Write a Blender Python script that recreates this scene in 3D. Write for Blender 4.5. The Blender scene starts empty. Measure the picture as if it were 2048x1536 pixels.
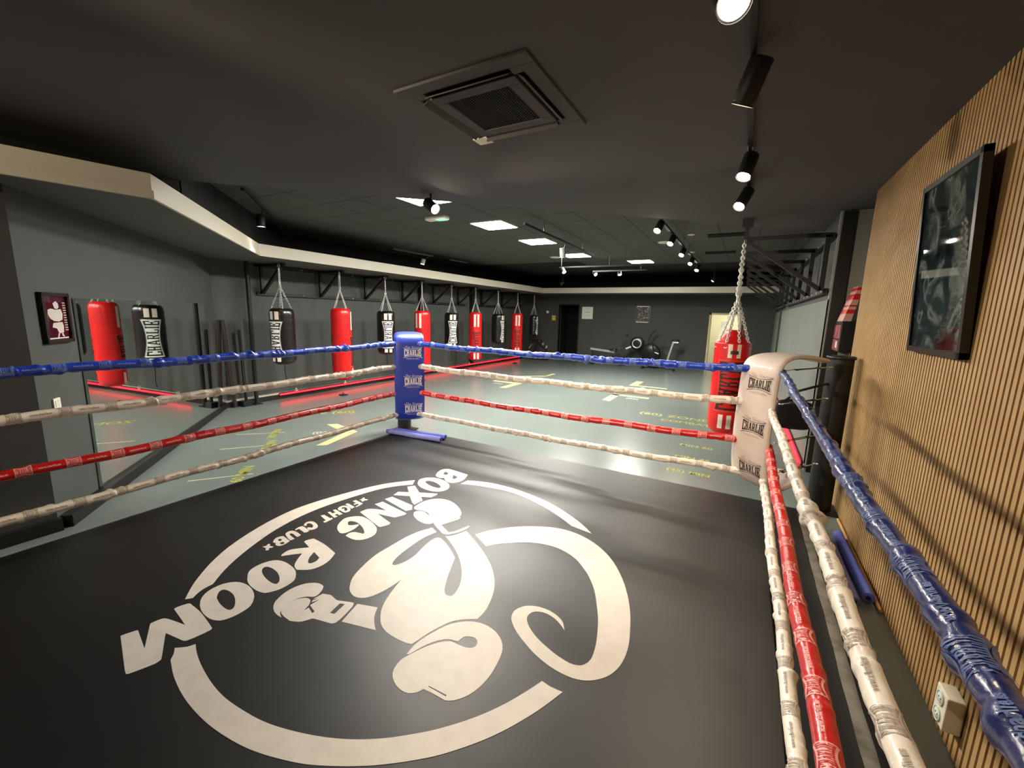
import bpy, bmesh, math, random
from math import pi, sin, cos, radians as R
from mathutils import Vector as V, Matrix

# ---------------------------------------------------------------- camera, world, exposure
sc = bpy.context.scene
col = sc.collection
CAM_ROT = Matrix.Rotation(R(28.90941), 3, 'Z') @ Matrix.Rotation(R(90 - 9.54835), 3, 'X') @ Matrix.Rotation(R(1.49549), 3, 'Z')
cd = bpy.data.cameras.new('camera')
cd.sensor_fit = 'HORIZONTAL'; cd.sensor_width = 36; cd.lens = 830 / 2048 * 36
cd.clip_start = .02; cd.clip_end = 100
cam = bpy.data.objects.new('camera', cd); col.objects.link(cam)
cam.location = (0, 0, 1.8); cam.rotation_euler = CAM_ROT.to_euler()
sc.camera = cam
w = bpy.data.worlds.new('world'); sc.world = w; w.use_nodes = True
w.node_tree.nodes['Background'].inputs[0].default_value = (.9, .95, 1, 1)
w.node_tree.nodes['Background'].inputs[1].default_value = .02
sc.view_settings.view_transform = 'Standard'; sc.view_settings.look = 'None'
sc.view_settings.gamma = 1; sc.view_settings.use_curve_mapping = False
sc.view_settings.exposure = 1.0
sc.cycles.use_denoising = True
sc.cycles.max_bounces = 8; sc.cycles.diffuse_bounces = 4
sc.cycles.sample_clamp_indirect = 6
random.seed(5)
# lamp strengths (each lamp's own light is made in its builder)
PANEL_E = 108.0      # emission of the square ceiling panels
RING_SPOT_W = 30.0  # watts of a ring spotlight
HALL_SPOT_W = 16.0

# ---------------------------------------------------------------- materials
def lin(c):
    f = lambda x: x / 12.92 if x <= .04045 else ((x + .055) / 1.055) ** 2.4
    return tuple(f(x / 255) for x in c) + (1,)
MATS = {}
def mat(name, rgb, rough=.6, metal=0.0, noise=None, bump=None, spec=.5, coat=0, emit=None, trans=0):
    """procedural surface: noise=(scale, rgb2, lo, hi) mottles the colour, bump=(scale, strength, distance)"""
    if name in MATS: return MATS[name]
    m = bpy.data.materials.new(name); m.use_nodes = True
    nt = m.node_tree; b = nt.nodes['Principled BSDF']
    b.inputs['Base Color'].default_value = lin(rgb)
    b.inputs['Roughness'].default_value = rough; b.inputs['Metallic'].default_value = metal
    b.inputs['Specular IOR Level'].default_value = spec
    b.inputs['Coat Weight'].default_value = coat; b.inputs['Coat Roughness'].default_value = .12
    b.inputs['Transmission Weight'].default_value = trans
    tc = nt.nodes.new('ShaderNodeTexCoord')
    if noise:
        n = nt.nodes.new('ShaderNodeTexNoise'); n.inputs['Scale'].default_value = noise[0]; n.inputs['Detail'].default_value = 6
        r = nt.nodes.new('ShaderNodeValToRGB')
        r.color_ramp.elements[0].position = noise[2]; r.color_ramp.elements[1].position = noise[3]
        r.color_ramp.elements[0].color = lin(rgb); r.color_ramp.elements[1].color = lin(noise[1])
        nt.links.new(tc.outputs['Object'], n.inputs['Vector']); nt.links.new(n.outputs['Fac'], r.inputs['Fac'])
        nt.links.new(r.outputs['Color'], b.inputs['Base Color'])
    if bump:
        n2 = nt.nodes.new('ShaderNodeTexNoise'); n2.inputs['Scale'].default_value = bump[0]; n2.inputs['Detail'].default_value = 4
        bp = nt.nodes.new('ShaderNodeBump'); bp.inputs['Strength'].default_value = bump[1]; bp.inputs['Distance'].default_value = bump[2]
        nt.links.new(tc.outputs['Object'], n2.inputs['Vector']); nt.links.new(n2.outputs['Fac'], bp.inputs['Height'])
        nt.links.new(bp.outputs['Normal'], b.inputs['Normal'])
    if emit:
        b.inputs['Emission Color'].default_value = (*emit[0], 1); b.inputs['Emission Strength'].default_value = emit[1]
    MATS[name] = m
    return m

WARM = (1.0, .80, .56)
mat('plaster', (82, 81, 79), .85, noise=(1.2, (77, 76, 74), .35, .7))
mat('tile', (80, 82, 76), .9, noise=(40, (70, 72, 66), .4, .7))
mat('tile_gap', (38, 38, 35), .9)
mat('black_paint', (24, 24, 22), .85)
mat('black_void', (13, 13, 12), .9)
mat('wall_grey', (68, 72, 69), .7, noise=(2, (64, 68, 65), .3, .7))
mat('wall_dark', (56, 56, 54), .75, noise=(2, (52, 52, 50), .3, .7))
mat('wall_back', (58, 61, 58), .75, noise=(2, (54, 57, 54), .3, .7))
mat('wall_grey_lit', (150, 153, 146), .7)  # grey end wall coloured paler in place of light falling on it
mat('wall_light', (120, 126, 120), .55, noise=(2, (114, 120, 114), .3, .7))
mat('soffit', (86, 89, 82), .8)
mat('cream', (184, 180, 164), .55)
mat('floor', (108, 117, 113), .26, noise=(.8, (102, 111, 108), .3, .7), bump=(3, .02, .02))
mat('mark_cream', (186, 178, 130), .5)
mat('mark_yellow', (150, 152, 64), .5)
mat('mark_white', (160, 166, 156), .5)
mat('canvas', (14, 14, 14), .45, noise=(5, (17, 17, 17), .35, .7), bump=(2.2, .12, .05))
mat('canvas_print', (206, 198, 189), .5, noise=(14, (196, 188, 179), .4, .75), bump=(2.2, .12, .05))
mat('skirt', (16, 15, 14), .75)
mat('dirty_tape', (128, 125, 114), .7, noise=(9, (78, 75, 66), .42, .72))
mat('steel_black', (12, 12, 12), .55)
mat('steel_bolt', (190, 190, 185), .3, 1.0)
mat('chrome', (225, 225, 222), .38, .7)
mat('chrome_dark', (90, 85, 75), .35, 1.0)
mat('mirror', (232, 238, 234), .015, 1.0)
def vinyl(name, rgb, rgb2, rough=.3, b=(30, .35, .01)): mat(name, rgb, rough, noise=(8, rgb2, .35, .7), bump=b, coat=.25)
vinyl('rope_blue', (30, 66, 190), (24, 52, 160))
vinyl('rope_navy', (17, 40, 112), (14, 32, 88), .28)
vinyl('rope_white', (246, 240, 230), (236, 228, 216), .4)
vinyl('rope_red', (206, 22, 26), (182, 16, 22), .3)
mat('print_pink', (238, 168, 165), .45)
mat('print_navy', (84, 108, 168), .5)
mat('print_pale', (120, 146, 214), .45)
mat('print_grey', (172, 160, 150), .5)
mat('print_black', (32, 24, 24), .5)
mat('print_white', (244, 244, 242), .45)
mat('print_red', (190, 22, 22), .4)
mat('print_gold', (176, 110, 60), .45)
mat('print_faint', (176, 158, 150), .5)
mat('print_lilac', (196, 198, 232), .45)
vinyl('pad_blue', (40, 62, 172), (36, 56, 158), .42, (4, .1, .02))
vinyl('pad_white', (200, 186, 178), (192, 178, 170), .5, (4, .1, .02))
vinyl('bag_red', (214, 20, 22), (200, 16, 20), .34, (5, .25, .02))
vinyl('bag_black', (13, 13, 13), (17, 17, 16), .3, (5, .25, .02))
mat('bag_stripe', (236, 220, 205), .4)
mat('foam_lilac', (132, 140, 216), .75, bump=(60, .25, .004))
mat('foam_blue', (104, 120, 228), .75, bump=(60, .25, .004))
mat('wood_stick', (196, 152, 92), .6)
mat('wood_brown', (46, 28, 20), .5, noise=(12, (34, 20, 15), .35, .7))
mat('slat_wood', (186, 154, 106), .55, noise=(6, (174, 140, 92), .35, .7))
mat('slat_gap', (70, 52, 32), .9)
mat('plastic_white', (232, 226, 205), .4)
mat('plastic_black', (20, 20, 20), .4)
mat('plastic_grey', (150, 152, 150), .45)
mat('grille_dark', (34, 34, 30), .8)
mat('frame_black', (22, 19, 17), .35)
mat('red_plastic', (190, 30, 30), .4)
mat('paper', (205, 212, 204), .8)
mat('paper_yellow', (190, 176, 60), .7)
mat('navy', (14, 17, 30), .6, bump=(20, .2, .01))
mat('rug_red', (140, 30, 34), .8)
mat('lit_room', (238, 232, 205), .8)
mat('panel_light', (255, 255, 255), .5, emit=((1, .96, .87), PANEL_E))
mat('spot_light', (255, 255, 255), .5, emit=((1, .86, .66), 40))
mat('corridor_light', (255, 255, 255), .5, emit=((1, .95, .8), 16))
mat('spot_dim', (255, 255, 255), .5, emit=((1, .9, .74), 12))
mat('led_red', (255, 40, 40), .5, emit=((1, .006, .014), 3.6))
mat('exit_green', (150, 220, 190), .4, emit=((.25, .8, .5), .6))
mat('glass', (12, 16, 18), .03, spec=.6)

def art_material(name, cols, scale, seed):
    """swirling smoke picture under glass"""
    m = bpy.data.materials.new(name); m.use_nodes = True; nt = m.node_tree; b = nt.nodes['Principled BSDF']
    tc = nt.nodes.new('ShaderNodeTexCoord'); mp = nt.nodes.new('ShaderNodeMapping'); mp.inputs['Location'].default_value = (seed, seed * .7, 0)
    n = nt.nodes.new('ShaderNodeTexNoise'); n.inputs['Scale'].default_value = scale; n.inputs['Detail'].default_value = 5; n.inputs['Distortion'].default_value = 1.6
    r = nt.nodes.new('ShaderNodeValToRGB')
    for i, (p, c) in enumerate(cols):
        e = r.color_ramp.elements[i] if i < 2 else r.color_ramp.elements.new(p)
        e.position = p; e.color = lin(c)
    nt.links.new(tc.outputs['Object'], mp.inputs['Vector']); nt.links.new(mp.outputs['Vector'], n.inputs['Vector'])
    nt.links.new(n.outputs['Fac'], r.inputs['Fac']); nt.links.new(r.outputs['Color'], b.inputs['Base Color'])
    b.inputs['Roughness'].default_value = .03; b.inputs['Specular IOR Level'].default_value = .7
    MATS[name] = m

# ---------------------------------------------------------------- mesh helpers
class MB:
    """collects shapes into one mesh object"""
    def __init__(s): s.v = []; s.f = []; s.smooth = []; s.mi = []; s.mats = []
    def add(s, vs, fs, smooth=False):
        o = len(s.v); s.v += [tuple(p) for p in vs]; s.f += [tuple(i + o for i in f) for f in fs]; s.smooth += [smooth] * len(fs); s.mi += [0] * len(fs); return s
    def ink(s, o, m):
        """print the shapes of o on this surface in material m (a pattern of the same part)"""
        if not o.f: return s
        if m not in s.mats: s.mats.append(m)
        k = len(s.v); s.v += o.v; s.f += [tuple(i + k for i in f) for f in o.f]; s.smooth += o.smooth; s.mi += [s.mats.index(m) + 1] * len(o.f); return s
    def box(s, a, b):
        x0, y0, z0 = [min(p, q) for p, q in zip(a, b)]; x1, y1, z1 = [max(p, q) for p, q in zip(a, b)]
        return s.add([(x0,y0,z0),(x1,y0,z0),(x1,y1,z0),(x0,y1,z0),(x0,y0,z1),(x1,y0,z1),(x1,y1,z1),(x0,y1,z1)],
                     [(0,3,2,1),(4,5,6,7),(0,1,5,4),(1,2,6,5),(2,3,7,6),(3,0,4,7)])
    def obox(s, c, ax, ay, az):
        """box by centre and three half-axis vectors"""
        c, ax, ay, az = map(V, (c, ax, ay, az)); vs = []
        for k in (-1, 1):
            for i, j in ((-1,-1),(1,-1),(1,1),(-1,1)): vs.append(c + ax*i + ay*j + az*k)
        return s.add(vs, [(0,3,2,1),(4,5,6,7),(0,1,5,4),(1,2,6,5),(2,3,7,6),(3,0,4,7)])
    def bar(s, p, q, w, h=None, up=(0,0,1)):
        p, q = V(p), V(q); d = (q - p).normalized(); u = V(up)
        if abs(d.dot(u)) > .98: u = V((0, 1, 0))
        x = d.cross(u).normalized(); y = x.cross(d).normalized(); h = h or w
        return s.obox((p + q) / 2, x * w / 2, y * h / 2, (q - p) / 2)
    def prism(s, poly, z0, z1):
        n = len(poly)
        a = sum(poly[i][0]*poly[(i+1)%n][1] - poly[(i+1)%n][0]*poly[i][1] for i in range(n))
        if a < 0: poly = poly[::-1]
        vs = [(x, y, z0) for x, y in poly] + [(x, y, z1) for x, y in poly]
        fs = [tuple(range(n))[::-1], tuple(range(n, 2*n))] + [(i, (i+1)%n, n+(i+1)%n, n+i) for i in range(n)]
        return s.add(vs, fs)
    def tube(s, pts, r, seg=10, caps=True, smooth=True, rad=None):
        """sweep along points; rad(i, a) optional radius at ring i, angle a"""
        pts = [V(p) for p in pts]; n = len(pts); vs = []; fs = []
        t0 = (pts[1] - pts[0]).normalized(); u = t0.cross(V((0,0,1)))
        if u.length < .05: u = t0.cross(V((0,1,0)))
        u.normalize()
        for i, p in enumerate(pts):
            t = (pts[min(i+1, n-1)] - pts[max(i-1, 0)]).normalized()
            u = (u - t * u.dot(t)).normalized(); v = t.cross(u)
            for k in range(seg):
                a = 2*pi*k/seg; rr = rad(i, a) if rad else (r[i] if isinstance(r, (list, tuple)) else r)
                vs.append(p + (u*cos(a) + v*sin(a)) * rr)
        for i in range(n-1):
            for k in range(seg):
                fs.append((i*seg+k, i*seg+(k+1)%seg, (i+1)*seg+(k+1)%seg, (i+1)*seg+k))
        s.add(vs, fs, smooth)
        if caps:
            s.add(vs[:seg], [tuple(range(seg))[::-1]]); s.add(vs[-seg:], [tuple(range(seg))])
        return s
    def cyl(s, p, q, r, seg=20): return s.tube([p, q], r, seg)
    def lathe(s, prof, c=(0,0,0), seg=24, axis='Z'):
        """prof: (radius, height) from bottom to top"""
        vs = []; fs = []; n = len(prof)
        for r_, z_ in prof:
            for k in range(seg):
                a = 2*pi*k/seg; p = (r_*cos(a), r_*sin(a), z_)
                if axis == 'Y': p = (p[0], p[2], p[1])
                if axis == 'X': p = (p[2], p[0], p[1])
                vs.append((p[0]+c[0], p[1]+c[1], p[2]+c[2]))
        for i in range(n-1):
            for k in range(seg): fs.append((i*seg+k, i*seg+(k+1)%seg, (i+1)*seg+(k+1)%seg, (i+1)*seg+k))
        fs.append(tuple(range(seg))[::-1]); fs.append(tuple(range((n-1)*seg, n*seg)))
        return s.add(vs, fs, True)
    def ring(s, c, r, t, n, seg=20, ts=6):
        """torus of radius r, wire t, axis n"""
        n = V(n).normalized(); u = n.cross(V((0,0,1)))
        if u.length < .05: u = V((1,0,0))
        u.normalize(); v = n.cross(u)
        vs = []; fs = []
        for i in range(seg):
            a = 2*pi*i/seg; d = u*cos(a) + v*sin(a)
            for k in range(ts):
                b = 2*pi*k/ts; vs.append(V(c) + d*(r + t*cos(b)) + n*(t*sin(b)))
        for i in range(seg):
            for k in range(ts): fs.append((i*ts+k, ((i+1)%seg)*ts+k, ((i+1)%seg)*ts+(k+1)%ts, i*ts+(k+1)%ts))
        return s.add(vs, fs, True)
    def chain(s, p, q, link=.034, wd=.011, t=.0035):
        p, q = V(p), V(q); d = q - p; n = max(2, int(d.length / (link*.72))); t_ = d.normalized()
        u = t_.cross(V((0,0,1)))
        if u.length < .05: u = V((1,0,0))
        u.normalize(); v = t_.cross(u)
        for i in range(n):
            c = p + d * ((i+.5)/n); a = u if i % 2 else v; b = v if i % 2 else u
            L = d.length/n*.5 + t*1.6
            vs = []; fs = []
            for k in range(8):
                g = 2*pi*k/8; o = t_*(cos(g)*L) + a*(sin(g)*wd); e = (t_*cos(g) + a*sin(g)).normalized()
                for m in range(4):
                    h = 2*pi*m/4; vs.append(c + o + e*(t*cos(h)) + b*(t*sin(h)))
            for k in range(8):
                for m in range(4): fs.append((k*4+m, ((k+1)%8)*4+m, ((k+1)%8)*4+(m+1)%4, k*4+(m+1)%4))
            s.add(vs, fs, True)
        return s
    def quad(s, p00, p10, p11, p01, nu, nv, fn):
        """bilinear patch in 2D mapped to 3D by fn(u, v)"""
        vs = []
        for j in range(nv+1):
            for i in range(nu+1):
                a, b = i/nu, j/nv
                x = (p00[0]*(1-a)+p10[0]*a)*(1-b) + (p01[0]*(1-a)+p11[0]*a)*b
                y = (p00[1]*(1-a)+p10[1]*a)*(1-b) + (p01[1]*(1-a)+p11[1]*a)*b
                vs.append(fn(x, y))
        return s.add(vs, [(j*(nu+1)+i, j*(nu+1)+i+1, (j+1)*(nu+1)+i+1, (j+1)*(nu+1)+i) for j in range(nv) for i in range(nu)])
    def build(s, name, m, parent=None, world=True, bevel=0, doubles=False):
        off = V((0,0,0)); p = parent
        while p is not None and world: off += p.location; p = p.parent
        me = bpy.data.meshes.new(name)
        me.from_pydata([tuple(V(v) - off) for v in s.v], [], s.f)
        me.polygons.foreach_set('use_smooth', s.smooth)
        me.materials.append(MATS[m])
        for k in s.mats: me.materials.append(MATS[k])
        if s.mats: me.polygons.foreach_set('material_index', s.mi)
        me.update()
        o = bpy.data.objects.new(name, me); col.objects.link(o)
        if parent is not None: o.parent = parent
        if bevel:
            b = o.modifiers.new('bevel', 'BEVEL'); b.width = bevel; b.segments = 2; b.limit_method = 'ANGLE'
        return o

def tag(o, label=None, cat=None, group=None, kind=None):
    if label: o['label'] = label
    if cat: o['category'] = cat
    if group: o['group'] = group
    if kind: o['kind'] = kind
    return o
def thing(name, loc, label, cat, group=None):
    o = bpy.data.objects.new(name, None); o.empty_display_size = .1; col.objects.link(o); o.location = loc
    return tag(o, label, cat, group)
def struct(o): o['kind'] = 'structure'; return o
def dup(o, loc=None, rz=None, label=None, parent=None):
    c = o.copy(); col.objects.link(c)
    if parent is not None: c.parent = parent
    if loc is not None: c.location = loc
    if rz is not None: c.rotation_euler = (0, 0, rz)
    if label: c['label'] = label
    for ch in list(o.children): dup(ch, parent=c)
    return c

# ---------------------------------------------------------------- lettering
def rect(x0, y0, x1, y1): return ((x0,y0),(x1,y0),(x1,y1),(x0,y1))
SLAB = {
 'C': (1.0, [rect(0,0,.32,1), rect(.32,.86,1,1), rect(.32,0,1,.14), rect(.72,.66,1,.86), rect(.72,.14,1,.34)]),
 'H': (1.1, [rect(.1,.1,.38,.9), rect(.64,.1,.92,.9), rect(0,.9,.47,1), rect(.55,.9,1.02,1), rect(0,0,.47,.1), rect(.55,0,1.02,.1), rect(.38,.44,.64,.57)]),
 'A': (1.15, [((.08,.1),(.3,.1),(.6,.9),(.36,.9)), ((.78,.1),(1.05,.1),(.74,.9),(.5,.9)), rect(.3,.26,.8,.38), rect(0,0,.42,.1), rect(.68,0,1.13,.1), rect(.34,.9,.76,1)]),
 'R': (1.1, [rect(.1,.1,.38,.9), rect(0,.9,.8,1), rect(0,0,.48,.1), rect(.68,.54,.94,.94), rect(.38,.44,.8,.55), ((.5,.44),(.74,.46),(.98,.1),(.72,.1)), rect(.66,0,1.06,.1)]),
 'L': (.95, [rect(.1,.12,.38,.9), rect(0,.9,.5,1), rect(0,0,.95,.12), rect(.72,.12,.95,.36)]),
 'I': (.6, [rect(.16,.1,.44,.9), rect(.04,.9,.56,1), rect(.04,0,.56,.1)]),
 'E': (1.0, [rect(.08,.12,.38,.88), rect(0,.88,1,1), rect(0,0,1,.12), rect(.76,.64,1,.88), rect(.76,.12,1,.36), rect(.38,.44,.7,.56), rect(.6,.34,.74,.66)]),
}
def word_quads(word='CHARLIE', gap=.1):
    x = 0; out = []
    for ch in word:
        wd, qs = SLAB[ch]
        out += [tuple((x + p[0], p[1]) for p in q) for q in qs]; x += wd + gap
    t = x - gap
    return [tuple((p[0]/t - .5, p[1] - .5) for p in q) for q in out]
WORD = word_quads()
def bow(u, k=.3): return 1 - k * (1 - (2*u)**2)          # height profile: tall ends, low middle
def logo(mb, W, H, fn, k=.3, nu=2, nv=2, scale=(.94, .8)):
    """bow-tie CHARLIE lettering of width W and height H, mapped by fn(u, v) in metres"""
    for q in WORD:
        qq = [(p[0]*scale[0], p[1]*scale[1]*bow(p[0]*scale[0], k)) for p in q]
        mb.quad(*[(p[0]*W, p[1]*H) for p in qq], nu, nv, fn)
def bow_strip(mb, W, H, fn, v0, v1, k=.3, n=16, nv=1, ext=1.0):
    """strip between relative heights v0 and v1 of the bow-tie outline"""
    for i in range(n):
        a, b = (-.5 + i/n)*ext, (-.5 + (i+1)/n)*ext
        mb.quad((a*W, v0*H*bow(a, k)), (b*W, v0*H*bow(b, k)), (b*W, v1*H*bow(b, k)), (a*W, v1*H*bow(a, k)), 1, nv, fn)
def text2d(s, size, shear=0, bold=0, sx=1.0):
    cu = bpy.data.curves.new('t', 'FONT'); cu.body = s; cu.size = size; cu.shear = shear; cu.offset = bold
    cu.align_x = 'CENTER'; cu.align_y = 'CENTER'; cu.resolution_u = 3
    ob = bpy.data.objects.new('t', cu); col.objects.link(ob)
    dg = bpy.context.evaluated_depsgraph_get(); me = bpy.data.meshes.new_from_object(ob.evaluated_get(dg))
    vs = [(v.co.x*sx, v.co.y) for v in me.vertices]; fs = [tuple(p.vertices) for p in me.polygons]
    bpy.data.objects.remove(ob); bpy.data.curves.remove(cu); bpy.data.meshes.remove(me)
    return vs, fs
TXT = {}
def text(mb, s, size, fn, shear=0, bold=0, sx=1.0):
    key = (s, size, shear, bold, sx)
    if key not in TXT: TXT[key] = text2d(s, size, shear, bold, sx)
    vs, fs = TXT[key]; mb.add([fn(x, y) for x, y in vs], fs)
def fill2d(shapes):
    """filled 2D outlines, each shape a list of loops; returns verts and faces"""
    from mathutils.geometry import delaunay_2d_cdt
    V2, F2 = [], []
    for loops in shapes:
        P, E = [], []
        for lp in loops:
            k = len(P); P += [V(p) for p in lp]; E += [(k + i, k + (i+1) % len(lp)) for i in range(len(lp))]
        vs, _, fs, *_r = delaunay_2d_cdt(P, E, [], 0, 1e-6)
        o = len(V2); V2 += [(v.x, v.y) for v in vs]
        for f in fs:
            cx = sum(vs[i].x for i in f)/len(f); cy = sum(vs[i].y for i in f)/len(f); inside = False
            for lp in loops:
                for (x0, y0), (x1, y1) in zip(lp, lp[1:] + lp[:1]):
                    if (y0 > cy) != (y1 > cy) and cx < (x1-x0)*(cy-y0)/(y1-y0) + x0: inside = not inside
            if inside: F2.append(tuple(i + o for i in f))
    return V2, F2
def smooth_loop(row):
    """(x mm, y mm, corner) triples to a smooth outline in metres"""
    P = [(row[i]/1000, row[i+1]/1000, row[i+2]) for i in range(0, len(row), 3)]; n = len(P); out = []
    for i in range(n):
        p0, p1, p2, p3 = P[i-1], P[i], P[(i+1)%n], P[(i+2)%n]
        if p1[2]: p0 = (2*p1[0]-p2[0], 2*p1[1]-p2[1]) if p2[2] else p1
        if p2[2]: p3 = p2
        L = math.hypot(p2[0]-p1[0], p2[1]-p1[1])
        k = 1 if (p1[2] and p2[2]) else max(2, min(7, int(L/.02)))
        for j in range(k):
            t = j/k
            out.append(tuple(.5*((2*p1[c]) + (-p0[c]+p2[c])*t + (2*p0[c]-5*p1[c]+4*p2[c]-p3[c])*t*t + (-p0[c]+3*p1[c]-3*p2[c]+p3[c])*t**3) for c in (0, 1)))
    return out

# ================================================================ THE SETTING
def sbox(name, a, b, m): return struct(MB().box(a, b).build(name, m))
def sprism(name, poly, z0, z1, m): return struct(MB().prism(poly, z0, z1).build(name, m))
flo = sbox('floor', (-9.5, -3.2, -.1), (2.2, 19, 0), 'floor')
sbox('wall_left', (-4.85, -3, 0), (-4.653, .955, 2.61), 'wall_dark')
sprism('wall_diagonal', [(-4.653, .954), (-8.07, 3.855), (-8.17, 3.74), (-4.85, .92)], 0, 2.61, 'wall_grey')
sbox('wall_bags', (-8.25, 3.74, 0), (-8.07, 16.2, 2.61), 'wall_grey')
wb = MB()
for x0, x1, z0, z1 in ((-8.25,-6.70,0,2.62), (-6.70,-5.88,2.22,2.62), (-5.88,-1.06,0,2.62), (-1.06,-.18,1.96,2.62), (-.18,1.0,0,2.62)):
    wb.box((x0, 16, z0), (x1, 16.18, z1))
struct(wb.build('wall_back', 'wall_back'))
struct(MB().box((-7.2,16.18,0),(-7.15,18,2.6)).box((-5.2,16.18,0),(-5.15,18,2.6)).box((-7.2,18,0),(-5.15,18.05,2.6)).box((-7.2,16.18,2.6),(-5.15,18.05,2.65)).build('wall_store', 'black_void'))
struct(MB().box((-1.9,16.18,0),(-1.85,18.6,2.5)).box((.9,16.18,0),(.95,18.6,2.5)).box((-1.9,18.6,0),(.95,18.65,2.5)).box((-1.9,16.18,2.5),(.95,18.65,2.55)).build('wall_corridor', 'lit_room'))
# right: slatted panelling, the recess and the thicker grey wall behind it
sbox('wall_right', (.968, -3.2, 0), (1.6, 5.28, 3.02), 'slat_gap')
sl = MB(); y = -2.98
while y < 5.25:
    sl.box((.946, y, .0), (.97, y + .027, 3.02)); y += .042
struct(sl.build('trim_slats', 'slat_wood'))
sbox('wall_recess', (1.5, 5.28, 0), (1.6, 6.0, 3.02), 'wall_grey')
sbox('wall_end', (.8, 6.0, 0), (1.6, 6.06, 3.02), 'wall_grey_lit')
sbox('wall_right_far', (.806, 6.06, 0), (1.0, 16, 3.27), 'wall_grey')
struct(MB().box((.8, 6.0, .08), (.806, 9.4, 2.06)).box((.8, 9.41, .08), (.806, 13.1, 2.06)).box((.8, 13.6, .08), (.806, 16, 2.06)).build('trim_wall_panels', 'wall_light'))
sbox('trim_2', (.78, 13.15, 0), (.806, 13.55, 2.12), 'wall_dark')
sbox('wall_near', (-4.85, -3.2, 0), (1.6, -3, 3.02), 'wall_dark')
# ceilings: smooth plaster over the ring, a tile grid over the hall, black beyond
ED = [(-5.05, 2.2), (-.12, 6.44), (.8, 7.23), (1.6, 7.92)]
sprism('ceiling', [(-5.05, -3.2), (1.6, -3.2)] + ED[::-1], 3.02, 3.42, 'plaster')
def tile_material():
    m = MATS['tile']; nt = m.node_tree; b = nt.nodes['Principled BSDF']
    src = b.inputs['Base Color'].links[0].from_socket
    tc = nt.nodes.new('ShaderNodeTexCoord'); sp = nt.nodes.new('ShaderNodeSeparateXYZ'); nt.links.new(tc.outputs['Object'], sp.inputs[0])
    outs = []
    for ax, o in (('X', 4.15), ('Y', -5.9 + .6*20)):
        a = nt.nodes.new('ShaderNodeMath'); a.operation = 'ADD'; a.inputs[1].default_value = o + .6*20
        d = nt.nodes.new('ShaderNodeMath'); d.operation = 'DIVIDE'; d.inputs[1].default_value = .6
        f = nt.nodes.new('ShaderNodeMath'); f.operation = 'FRACT'
        c = nt.nodes.new('ShaderNodeMath'); c.operation = 'LESS_THAN'; c.inputs[1].default_value = .035
        nt.links.new(sp.outputs[ax], a.inputs[0]); nt.links.new(a.outputs[0], d.inputs[0]); nt.links.new(d.outputs[0], f.inputs[0]); nt.links.new(f.outputs[0], c.inputs[0])
        outs.append(c)
    mx = nt.nodes.new('ShaderNodeMath'); mx.operation = 'MAXIMUM'; nt.links.new(outs[0].outputs[0], mx.inputs[0]); nt.links.new(outs[1].outputs[0], mx.inputs[1])
    mix = nt.nodes.new('ShaderNodeMixRGB'); mix.inputs['Color2'].default_value = lin((44, 45, 41))
    nt.links.new(mx.outputs[0], mix.inputs['Fac']); nt.links.new(src, mix.inputs['Color1']); nt.links.new(mix.outputs[0], b.inputs['Base Color'])
tile_material()
sprism('ceiling_tiles', [(-5.05, 2.2), (-.12, 6.44), (.8, 7.23), (.8, 12.4), (-4.2, 12.4), (-4.2, 11.1), (-8.2, 11.1), (-8.2, 5.2), (-5.9, 2.9)], 3.27, 3.33, 'tile')
sprism('ceiling_back', [(-8.2, 11.1), (-4.2, 11.1), (-4.2, 12.4), (.8, 12.4), (.8, 16.1), (-8.2, 16.1)], 3.30, 3.36, 'black_void')
up = MB()
pl = [(-5.05, -3.1), (-5.05, 2.2), (-5.9, 2.9), (-8.2, 5.2), (-8.2, 16.1), (.8, 16.1)]
for a, b in zip(pl, pl[1:]): up.bar((*a, 3.0), (*b, 3.0), .05, .66)
struct(up.build('wall_upper', 'black_void'))
# soffit under the recess with its cream edge moulding
T = [(-4.55, -3), (-4.30, .88), (-4.11, 1.6), (-6.81, 3.97), (-6.75, 14.4), (.8, 14.4)]
sprism('ceiling_soffit', T + [(.8, 16.1), (-8.2, 16.1), (-8.2, 3.6), (-4.9, .75), (-5.1, -3)], 2.612, 2.66, 'soffit')
tr = MB()
def offset_strip(P, d):
    out = []
    for i, p in enumerate(P):
        a = V(P[max(i-1, 0)]); b = V(P[i]); c = V(P[min(i+1, len(P)-1)])
        n1 = (b - a) if i else (c - b); n2 = (c - b) if i < len(P)-1 else (b - a)
        n1.normalize(); n2.normalize(); m = (V((n1.y, -n1.x)) + V((n2.y, -n2.x))).normalized()
        out.append(tuple(b + m * d / max(.5, m.dot(V((n1.y, -n1.x))))))
    return out
for z0, z1, d in ((2.61, 2.79, .012), (2.605, 2.665, .026)):
    q = offset_strip(T, d)
    for i in range(len(T) - 1): tr.prism([T[i], T[i+1], q[i+1], q[i]], z0, z1)
struct(tr.build('trim_soffit', 'cream'))
# baseboards
bb = MB(); D = V((-.76233, .64718)); N = V((.64718, .76233)); P0 = V((-4.687, .983))
def dw(s_, z, off=0): p = P0 + D*s_ + N*off; return (p.x, p.y, z)
bb.bar(dw(-.02, .05, .04), dw(4.40, .05, .04), .08, .1)
struct(bb.build('baseboard_diagonal', 'steel_black'))
sbox('baseboard_left', (-4.653, -3, 0), (-4.60, .97, .1), 'steel_black')
struct(MB().box((-8.07, 3.9, 0), (-8.0, 15.9, .1)).build('baseboard_bags', 'steel_black'))
struct(MB().box((-8.07, 3.9, .1), (-7.99, 15.9, .125)).build('trim_1', 'cream'))
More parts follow.
